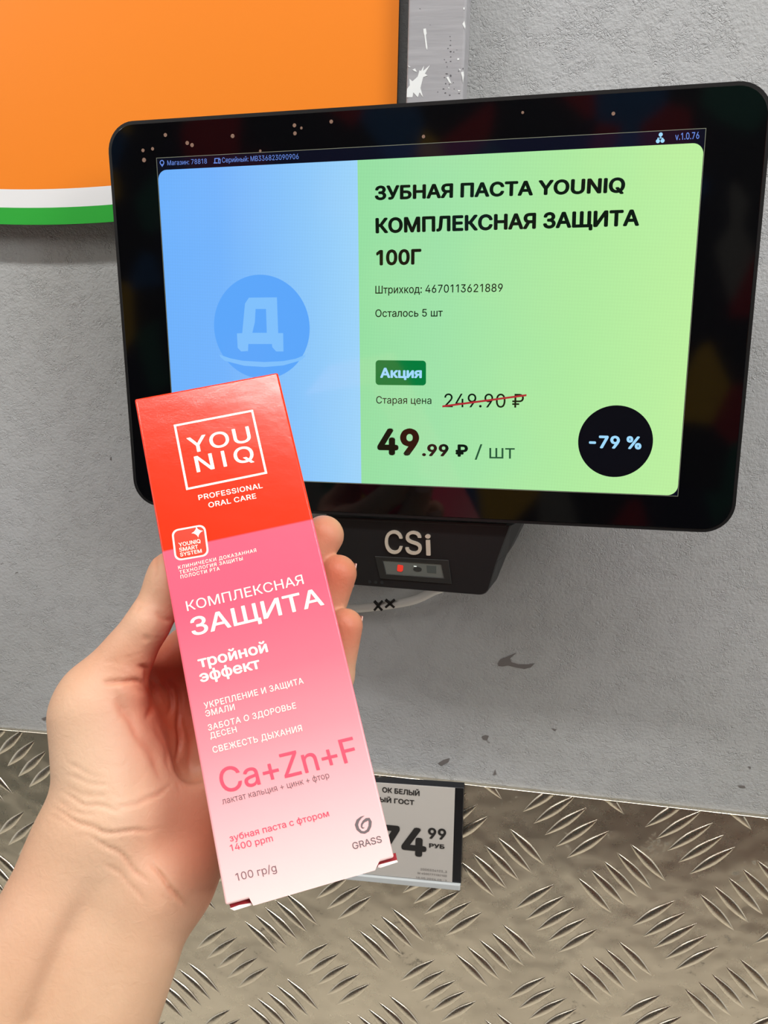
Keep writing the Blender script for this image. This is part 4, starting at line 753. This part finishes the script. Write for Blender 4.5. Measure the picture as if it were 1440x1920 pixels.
btx('КЛИНИЧЕСКИ ДОКАЗАННАЯ', (262, 1073), (667, 982), (259, 1055), b=.008, space=1.15); btx('ТЕХНОЛОГИЯ ЗАЩИТЫ', (268, 1098), (597, 1025), (265, 1080), b=.008, space=1.15); btx('ПОЛОСТИ РТА', (274, 1122), (477, 1077), (271, 1104), b=.008, space=1.15)
btx('КОМПЛЕКСНАЯ', (308, 1290), (914, 1148), (298, 1240), b=.002); btx('ЗАЩИТА', (335, 1421), (1020, 1257), (316, 1328), b=.012)
def b_(s, p0, p1, pc, m=W_, b=0., **k): return btx(s, p0, p1, pc, m, b, k5, **k)
b_('тройной', (168, 322), (574, 226), (156, 272), b=.022, xh=True); b_('эффект', (176, 407), (530, 322), (164, 357), b=.022, xh=True)
b_('УКРЕПЛЕНИЕ И ЗАЩИТА', (200, 561), (782, 411), (192, 525), b=.008, space=1.06); b_('ЭМАЛИ', (207, 608), (378, 566), (200, 572), b=.008, space=1.06)
b_('ЗАБОТА О ЗДОРОВЬЕ', (222, 690), (738, 557), (216, 654), b=.008, space=1.06); b_('ДЕСЕН', (234, 736), (390, 697), (226, 702), b=.008, space=1.06)
b_('СВЕЖЕСТЬ ДЫХАНИЯ', (250, 821), (774, 690), (242, 784), b=.008, space=1.06)
b_('Ca+Zn+F', (305, 1055), (1105, 858), (272, 918), PK, -.006, space=.98)
b_('лактат кальция + цинк + фтор', (306, 1121), (934, 965), (299, 1094), GR, xh=True); b_('зубная паста с фтором', (350, 1340), (932, 1190), (343, 1312), PK, .004, xh=True)
b_('1400 ppm', (353, 1397), (602, 1336), (345, 1360), PK, .004); b_('100 гр/g', (388, 1571), (624, 1513), (378, 1527), GR); b_('GRASS', (1072, 1386), (1242, 1343), (1062, 1347), GR2, .008)
# swirl emblem
sw_ = [(238, 606, 2), (205, 622, 16), (172, 655, 30), (157, 700, 34), (172, 745, 30), (205, 775, 26), (240, 780, 26), (275, 760, 28), (296, 715, 30), (300, 670, 32), (285, 640, 30), (262, 645, 34), (232, 665, 24), (212, 695, 20), (210, 722, 16), (225, 735, 12), (240, 728, 3)]
L1, L2 = [], []
for i, (x, y, ww) in enumerate(sw_):
    a = sw_[max(i-1, 0)]; c = sw_[min(i+1, len(sw_)-1)]; d = np.array([c[0]-a[0], c[1]-a[1]], float); d /= np.linalg.norm(d); n = np.array([-d[1], d[0]])*ww/2
    L1.append(tuple(BP.uv(*kt(x+n[0], y+n[1])))); L2.append(tuple(BP.uv(*kt(x-n[0], y-n[1]))))
V = [(p[0], p[1], .00012) for p in L1+L2]; k_ = len(L1)
meshobj('swirl_emblem', V, [(i, i+1, k_+i+1, k_+i) for i in range(k_-1)], GR2, bxo)

# ------------------------------------------------------------------ the hand
def HP(px, py, k): return BP.at(px, py, k*.001)*1000     # millimetres in the carton frame
def cap(p, a, b, ra, rb):
    ab = b-a; t = np.clip(((p-a)@ab)/(ab@ab), 0, 1).astype(np.float32)
    d = p-(a+t[..., None]*ab); return np.sqrt((d*d).sum(-1))-(ra+(rb-ra)*t)
def ell(p, c, ax, rad_):
    q = (p-c)@np.array(ax, np.float32).T/np.array(rad_, np.float32); k0 = np.sqrt((q*q).sum(-1)); return (k0-1)*min(rad_)
def smin(a, b, k):
    h = np.clip(.5+.5*(b-a)/k, 0, 1); return b+(a-b)*h-k*h*(1-h)
def smax(a, b, k): return -smin(-a, -b, k)
# joints (photo direction, depth in mm measured from the carton's front panel)
J = dict(
 t_tip=(322, 1072, -22), t_ip=(283, 1172, -22), t_mcp=(190, 1296, -30), t_cmc=(205, 1500, -38),
 wr_r=(160, 1590, -36), wr_u=(285, 1655, -42),
 i_mcp=(365, 1225, -58), i_pip=(462, 1168, -56), i_dip=(552, 1094, -49), i_tip=(607, 1004, -43),
 m_mcp=(430, 1270, -60), m_pip=(525, 1252, -61), m_dip=(600, 1170, -52), m_tip=(634, 1075, -43),
 r_mcp=(480, 1340, -60), r_pip=(560, 1345, -62), r_dip=(626, 1268, -52), r_tip=(648, 1173, -43),
 p_mcp=(500, 1430, -56), p_pip=(575, 1420, -58), p_dip=(620, 1370, -52), p_tip=(632, 1310, -46))
J = {k: HP(*v).astype(np.float32) for k, v in J.items()}
FA_r, FA_u = HP(-45, 2020, -36), HP(115, 2090, -44)
FA_r, FA_u = J['wr_r']+2.2*(FA_r-J['wr_r']), J['wr_u']+2.2*(FA_u-J['wr_u'])
def field(p):
    c = lambda a, b, ra, rb: cap(p, np.asarray(a, np.float32), np.asarray(b, np.float32), ra, rb)
    # forearm and wrist
    d = smin(c(J['wr_r'], FA_r, 17.5, 24.1), c(J['wr_u'], FA_u, 17.0, 24.5), 14)
    d = smin(d, c(J['wr_r'], J['wr_u'], 16, 16), 8)
    # palm: a fan of metacarpals behind the carton
    wm = (J['wr_r']+J['wr_u'])/2
    for kk, r0, r1 in (('i_mcp', 13, 9.5), ('m_mcp', 13, 9.5), ('r_mcp', 13, 9), ('p_mcp', 14, 8.5)):
        d = smin(d, c(wm+np.array([0, 8, -3]), J[kk], r0, r1), 9)
    # ball of the thumb and heel of the hand
    d = smin(d, c(HP(178, 1345, -30), HP(205, 1520, -34), 15.5, 18), 9)
    d = smin(d, c(HP(200, 1330, -33), HP(290, 1500, -44), 14, 14), 9)
    d = smin(d, c(HP(322, 1640, -47), HP(420, 1470, -52), 15, 14), 9)
    # thumb
    th = smin(c(J['t_mcp'], J['t_ip'], 11.4, 8.6), c(J['t_ip'], J['t_tip'], 8.4, 7.0), 3)
    th = smin(th, ell(p, HP(316, 1105, -22).astype(np.float32), np.eye(3), (7.6, 12, 9)), 3)
    d = smin(d, th, 7)
    # web between thumb and index
    d = smin(d, c(HP(215, 1300, -46), J['i_mcp'], 8.0, 9), 9)
    # fingers
    def fin(n, r):
        f = c(J[n+'_mcp'], J[n+'_pip'], r[0], r[1]); f = smin(f, c(J[n+'_pip'], J[n+'_dip'], r[1], r[2]), 2); f = smin(f, c(J[n+'_dip'], J[n+'_tip'], r[2], r[3]), 2.5)
        return f
    fs = None
    for n, r in (('i', (9.6, 8.6, 8.0, 8.1)), ('m', (9.6, 8.7, 8.0, 7.4)), ('r', (9.2, 8.3, 7.6, 6.7)), ('p', (8.2, 7.2, 6.6, 6.0))):
        f = fin(n, r); fs = f if fs is None else smin(fs, f, 1.2)
    d = smin(d, fs, 5)
    # folds at the root of the thumb and the hollow of the palm
    d = smax(d, -c(HP(352, 1205, -32), HP(362, 1430, -38), 12.5, 7), 4)
    # the flesh flattens against the carton
    q = np.abs(p-np.array([0, 0, -TK*500], np.float32))-np.array([BWD*500+.15, BHT*500+.15, TK*500+.15], np.float32)
    bd_ = np.sqrt((np.maximum(q, 0)**2).sum(-1))+np.minimum(q.max(-1), 0)
    return smax(d, -bd_, 1.0)
VX = .8
allp = np.array(list(J.values())+[FA_r, FA_u]); lo = allp.min(0)-26; hi = allp.max(0)+26
n3 = np.ceil((hi-lo)/VX).astype(int)+1
# coarse pass, then only the cells near the surface
CS = 6; nc = n3//CS+2
gc = np.stack(np.meshgrid(*[lo[i]+np.arange(nc[i])*VX*CS+VX*CS/2 for i in range(3)], indexing='ij'), -1).astype(np.float32)
fc = field(gc.reshape(-1, 3)).reshape(nc)
near = np.argwhere(np.abs(fc) < CS*VX*1.15+3)
full = tuple(nc*CS+1); D = np.repeat(np.repeat(np.repeat(np.where(fc < 0, -9., 9.).astype(np.float32), CS, 0), CS, 1), CS, 2)
D = np.pad(D, ((0, 1),)*3, mode='edge')
offs_ = np.stack(np.meshgrid(*[np.arange(CS+1)]*3, indexing='ij'), -1).reshape(-1, 3)
for ch in np.array_split(near, max(1, len(near)//1500)):
    idx = (ch[:, None, :]*CS+offs_[None]).reshape(-1, 3)
    D[idx[:, 0], idx[:, 1], idx[:, 2]] = field((lo+idx*VX).astype(np.float32))
# surface nets
ins = D < 0; nx_, ny_, nz_ = D.shape
cell = np.zeros((nx_-1, ny_-1, nz_-1), np.int8)
for dx in (0, 1):
    for dy in (0, 1):
        for dz in (0, 1): cell += ins[dx:nx_-1+dx, dy:ny_-1+dy, dz:nz_-1+dz]
act = np.argwhere((cell > 0) & (cell < 8)); vid = -np.ones(cell.shape, np.int64); vid[act[:, 0], act[:, 1], act[:, 2]] = np.arange(len(act))
acc = np.zeros((len(act), 3)); cnt = np.zeros(len(act))
cor = [(a, b, c) for a in (0, 1) for b in (0, 1) for c in (0, 1)]
for a in cor:
    for ax in range(3):
        if a[ax]: continue
        b = list(a); b[ax] = 1
        va = D[act[:, 0]+a[0], act[:, 1]+a[1], act[:, 2]+a[2]]; vb = D[act[:, 0]+b[0], act[:, 1]+b[1], act[:, 2]+b[2]]
        m_x = (va < 0) != (vb < 0); t = np.where(m_x, va/np.where(m_x, va-vb, 1), 0)
        pt = np.tile(np.array(a, float), (len(act), 1)); pt[:, ax] += t
        acc[m_x] += pt[m_x]; cnt[m_x] += 1
VV = lo+(act+acc/cnt[:, None])*VX
FF = []
for ax in range(3):
    sl = [slice(None)]*3; sl2 = [slice(None)]*3; sl[ax] = slice(0, -1); sl2[ax] = slice(1, None)
    A, B = ins[tuple(sl)], ins[tuple(sl2)]; u, v = [(1, 2), (2, 0), (0, 1)][ax]
    ch = np.argwhere(A != B); ok = (ch[:, u] > 0) & (ch[:, v] > 0) & (ch[:, u] < D.shape[u]-1) & (ch[:, v] < D.shape[v]-1); ch = ch[ok]
    def cid(du, dv):
        c = ch.copy(); c[:, u] -= du; c[:, v] -= dv; return vid[c[:, 0], c[:, 1], c[:, 2]]
    q = np.stack([cid(1, 1), cid(0, 1), cid(0, 0), cid(1, 0)], 1); inside = A[ch[:, 0], ch[:, 1], ch[:, 2]]
    FF.append(np.where(inside[:, None], q, q[:, ::-1]))
FF = np.concatenate(FF); FF = FF[(FF >= 0).all(1)]
print('hand mesh', len(VV), len(FF))
# relax
Ed = np.concatenate([FF[:, [0, 1]], FF[:, [1, 2]], FF[:, [2, 3]], FF[:, [3, 0]]])
def relax(VV, it, lam=.5):
    for _ in range(it):
        s = np.zeros_like(VV); n = np.zeros(len(VV))
        for k in range(3): s[:, k] = np.bincount(Ed[:, 0], VV[Ed[:, 1], k], len(VV))
        n = np.bincount(Ed[:, 0], minlength=len(VV)); VV = VV+(s/np.maximum(n, 1)[:, None]-VV)*lam
    return VV
VV = relax(VV, 3)
def normals(VV):
    fn = np.cross(VV[FF[:, 2]]-VV[FF[:, 0]], VV[FF[:, 3]]-VV[FF[:, 1]]); vn = np.zeros_like(VV)
    for c in range(4):
        for k in range(3): vn[:, k] += np.bincount(FF[:, c], fn[:, k], len(VV))
    return vn/np.maximum(np.linalg.norm(vn, axis=1), 1e-9)[:, None]
vn = normals(VV)
R_ = BP.R
def project(VV):
    P = BP.t+VV[:, :1]*.001*R_[:, 0]-VV[:, 1:2]*.001*R_[:, 1]-VV[:, 2:3]*.001*R_[:, 2]
    return np.stack([CX+F*P[:, 0]/P[:, 2], CY+F*P[:, 1]/P[:, 2]], 1), P
UV, PC = project(VV)
facing = np.clip(vn[:, 2]*1.4+.15, 0, 1)        # palm side
def pdist(UV, poly, fade=False):
    d = np.full(len(UV), 1e9); fd = np.zeros(len(UV)); ac = 0; tot = sum(math.dist(a, b) for a, b in zip(poly[:-1], poly[1:]))
    for a, b in zip(poly[:-1], poly[1:]):
        a, b = np.array(a, float), np.array(b, float); ab = b-a; t = np.clip(((UV-a)@ab)/(ab@ab), 0, 1)
        q = np.linalg.norm(UV-(a+t[:, None]*ab), axis=1); u = (ac+t*np.linalg.norm(ab))/tot; ac += np.linalg.norm(ab)
        fd = np.where(q < d, np.clip(np.minimum(u, 1-u)*4.5+.04, 0, 1), fd); d = np.minimum(d, q)
    return (d, fd) if fade else d
ca = crop((60, 1180), 3.789); cb2 = crop((0, 1480), 3.2727); cc3 = crop((120, 980), 5.143)
def cv(f, pts): return [f(*p) for p in pts]
# (polyline, half width px, depth mm) : creases; negative depth = ridge of skin
CRE = [
 (cv(ca, [(480,395),(600,368),(700,365),(800,395)]), 4.5, 1.6), (cv(ca, [(740,265),(800,285),(810,390)]), 5, 1.8),
 (cv(ca, [(800,395),(850,450),(850,540),(800,640)]), 7, 1.5), (cv(ca, [(940,330),(1030,440),(1050,600),(1040,800),(1030,960)]), 4.5, 1.6),
 (cv(ca, [(900,340),(975,440),(985,560),(960,640)]), 4.5, 1.2), (cv(ca, [(590,420),(650,600),(780,780),(900,1000),(940,1110)]), 9, .9),
 (cv(ca, [(870,680),(950,850),(980,990)]), 6, .6), (cv(ca, [(1060,500),(1100,700),(1130,900),(1110,1060)]), 6, .8),
 (cv(ca, [(240,940),(400,1030),(520,1060)]), 3.2, .5), (cv(ca, [(230,1040),(420,1090),(560,1120)]), 3.2, .5), (cv(ca, [(210,1130),(400,1180),(560,1190)]), 3.2, .5),
 (cv(ca, [(200,1160),(380,1240),(560,1275),(600,1270)]), 3.5, .7), (cv(ca, [(560,1250),(740,1250),(900,1160),(1000,1080)]), 4, .7),
 (cv(cb2, [(320,110),(450,190),(620,262),(800,262),(980,238)]), 3.8, 1.0), (cv(cb2, [(340,60),(430,130),(600,160)]), 3, .5), (cv(cb2, [(300,150),(430,225),(540,250)]), 3, .4),
 (cv(cb2, [(540,285),(700,370),(800,460),(880,540),(925,605)]), 3.8, .9), (cv(cb2, [(600,430),(740,520),(840,630),(905,715)]), 3.6, .6),
 (cv(cb2, [(920,450),(1010,560),(1090,650),(1145,745)]), 4, 1.3),
 (cv(cc3, [(880,900),(960,940),(1050,930)]), 4, .7), (cv(cc3, [(760,1100),(800,1140),(830,1145)]), 4, .6), (cv(cc3, [(700,850),(730,820),(760,800)]), 3, .4),
 (cv(cc3, [(850,560),(880,480),(895,380),(920,270)]), 3, .6),
]
for (x0_, y0_, x1_, y1_, n_) in [(120, 1420, 215, 1520, 9), (110, 1500, 190, 1560, 7), (170, 1230, 250, 1290, 6), (250, 1120, 300, 1200, 4), (300, 1330, 350, 1480, 5), (210, 1560, 330, 1680, 5)]:
    for _ in range(n_):
        x, y, L_ = random.uniform(x0_, x1_), random.uniform(y0_, y1_), random.uniform(25, 60); sl_ = random.uniform(.25, .55) if y0_ > 1400 else random.uniform(-.3, .6)
        if x0_ == 300: sl_ = 3.0
        CRE.append(([(x, y), (x+L_/2/(1+abs(sl_)), y+L_*sl_/2/(1+abs(sl_))+random.uniform(-2, 2)), (x+L_/(1+abs(sl_)), y+L_*sl_/(1+abs(sl_)))], random.uniform(2.2, 3.2), random.uniform(.18, .34)))
UVJ = UV+np.stack([2.2*np.sin(UV[:, 1]/13+UV[:, 0]/31), 2.2*np.sin(UV[:, 0]/11+UV[:, 1]/37)], 1)
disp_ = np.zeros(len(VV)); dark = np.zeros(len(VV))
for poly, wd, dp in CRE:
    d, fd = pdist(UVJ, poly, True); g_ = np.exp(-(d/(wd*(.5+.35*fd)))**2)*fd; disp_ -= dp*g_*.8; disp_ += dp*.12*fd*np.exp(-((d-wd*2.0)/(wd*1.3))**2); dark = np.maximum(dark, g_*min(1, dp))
# tendons of the wrist, veins
for poly, wd, dp in [(cv(cb2, [(700,700),(640,900),(560,1200),(500,1440)]), 26, .7), (cv(cb2, [(1010,690),(980,740)]), 12, .7)]:
    disp_ += dp*np.exp(-(pdist(UV, poly)/wd)**2)*np.clip((UV[:, 1]-1670)/130, 0, 1)
disp_ -= 2.2*np.exp(-(pdist(UV, cv(cb2, [(560,560),(520,700),(450,820),(330,1100),(200,1440)]))/24)**2)*np.clip((UV[:, 1]-1640)/110, 0, 1)
disp_ += .7*np.exp(-(pdist(UV, cv(ca, [(640,300),(760,330)]))/14)**2)+1.2*np.exp(-(pdist(UV, cv(ca, [(640,430),(760,480)]))/17)**2)+1.0*np.exp(-(pdist(UV, cv(ca, [(880,400),(900,520)]))/12)**2)
VV = VV+vn*(disp_*facing)[:, None]
VV = relax(VV, 1, .35)
me = bpy.data.meshes.new('forearm_and_hand'); me.vertices.add(len(VV)); me.vertices.foreach_set('co', (VV*.001).ravel().astype(np.float32))
me.loops.add(FF.size); me.loops.foreach_set('vertex_index', FF.ravel().astype(np.int32)); me.polygons.add(len(FF))
me.polygons.foreach_set('loop_start', np.arange(len(FF), dtype=np.int32)*4); me.polygons.foreach_set('loop_total', np.full(len(FF), 4, np.int32))
me.update(calc_edges=True); me.validate()
me.polygons.foreach_set('use_smooth', np.ones(len(me.polygons), bool))
# blood tint of the skin: rosier at finger tips, palm heel and folds, with shade painted into hollow and creases
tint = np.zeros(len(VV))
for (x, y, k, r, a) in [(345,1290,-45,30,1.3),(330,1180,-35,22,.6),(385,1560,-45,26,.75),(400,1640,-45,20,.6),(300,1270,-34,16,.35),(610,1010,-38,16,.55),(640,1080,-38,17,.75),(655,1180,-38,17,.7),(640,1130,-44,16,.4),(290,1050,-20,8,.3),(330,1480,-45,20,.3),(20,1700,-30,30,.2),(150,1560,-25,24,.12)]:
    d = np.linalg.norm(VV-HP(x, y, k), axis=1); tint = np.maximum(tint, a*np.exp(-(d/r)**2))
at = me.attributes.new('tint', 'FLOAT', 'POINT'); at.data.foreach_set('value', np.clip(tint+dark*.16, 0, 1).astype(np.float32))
pale = np.zeros(len(VV))
for (x, y, k, r, a) in [(215,1400,-14,24,1),(250,1480,-16,22,.8),(190,1620,-16,26,.5),(250,1180,-14,12,.6)]:
    d = np.linalg.norm(VV-HP(x, y, k), axis=1); pale = np.maximum(pale, a*np.exp(-(d/r)**2))
at = me.attributes.new('pale', 'FLOAT', 'POINT'); at.data.foreach_set('value', pale.astype(np.float32))
def skin():
    m = mat('skin', (226, 180, 150), .5, spec=.35); nd, lk, b = nodes(m); tc = N(m, 'ShaderNodeTexCoord')
    a = N(m, 'ShaderNodeAttribute', attribute_name='tint'); pl = N(m, 'ShaderNodeAttribute', attribute_name='pale')
    n = N(m, 'ShaderNodeTexNoise', Scale=45.0, Detail=4.0); lk.new(tc.outputs['Object'], n.inputs[0])
    r0 = ramp(m, [(.3, lin((200, 160, 128))), (.7, lin((210, 173, 142)))]); lk.new(n.outputs[0], r0.inputs[0])
    m0 = N(m, 'ShaderNodeMix', data_type='RGBA'); lk.new(pl.outputs['Fac'], m0.inputs[0]); lk.new(r0.outputs[0], m0.inputs[6]); m0.inputs[7].default_value = lin((218, 188, 160))
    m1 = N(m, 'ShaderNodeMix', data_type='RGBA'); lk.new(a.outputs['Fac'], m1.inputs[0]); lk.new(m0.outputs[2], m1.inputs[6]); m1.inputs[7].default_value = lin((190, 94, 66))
    lk.new(m1.outputs[2], b.inputs['Base Color'])
    b.inputs['Subsurface Weight'].default_value = .12; b.inputs['Subsurface Radius'].default_value = (1, .35, .2); b.inputs['Subsurface Scale'].default_value = .004
    v = N(m, 'ShaderNodeTexVoronoi', Scale=900.0); lk.new(tc.outputs['Object'], v.inputs[0]); n2 = N(m, 'ShaderNodeTexNoise', Scale=260.0, Detail=4.0, Distortion=1.0); lk.new(tc.outputs['Object'], n2.inputs[0])
    b1 = bump(m, b, n2.outputs[0], .3, .0006); bump(m, b, v.outputs[0], .15, .0002, b1); return m
SK = skin()
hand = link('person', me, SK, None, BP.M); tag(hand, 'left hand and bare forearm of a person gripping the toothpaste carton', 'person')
# nails: thin curved plates on the far side of the finger tips
NL = mat('fingernail', (226, 178, 168), .22, spec=.5)
def nail(cpx, dirpx, k, nk, r, wd, ln, name='fingernail'):
    c = HP(cpx[0], cpx[1], k); a = HP(dirpx[0], dirpx[1], k)-c; a /= np.linalg.norm(a); nrm = np.array(nk, float); nrm -= a*(nrm@a); nrm /= np.linalg.norm(nrm); s = np.cross(a, nrm)
    V = []; n1, n2 = 10, 9
    for lay in (0, .45):
        for i in range(n1+1):
            u = i/n1
            for j in range(n2+1):
                v = -1+2*j/n2; ang = v*wd/r; rr2 = r+.25-lay-(.9*max(0, abs(v)-.75)); end = ln*(u-.42)+(-.9*v*v if u > .5 else .6*v*v)*abs(u-.5)*2
                V.append((c+a*end+(nrm*math.cos(ang)+s*math.sin(ang))*rr2)*.001)
    w_ = n2+1; o_ = (n1+1)*w_; Fc = []
    for i in range(n1):
        for j in range(n2):
            q = (i*w_+j, (i+1)*w_+j, (i+1)*w_+j+1, i*w_+j+1); Fc.append(q); Fc.append(tuple(o_+t for t in q[::-1]))
    for i in range(n1):
        for j in (0, n2): q = (i*w_+j, (i+1)*w_+j, o_+(i+1)*w_+j, o_+i*w_+j); Fc.append(q)
    for j in range(n2):
        for i in (0, n1): Fc.append((i*w_+j, i*w_+j+1, o_+i*w_+j+1, o_+i*w_+j))
    return meshobj(name, V, Fc, NL, hand, None, True)
nail((634, 1075), (638, 1046), -43, (.75, .25, -1), 7.15, 5.2, 11)
nail((648, 1173), (652, 1146), -43, (.75, .3, -1), 6.5, 4.8, 10)
nail((608, 1005), (624, 978), -43, (.3, -.2, -1), 7.4, 5.0, 10)
nail((316, 1095), (322, 1066), -22, (-1, .1, -.5), 7.0, 5.2, 12)
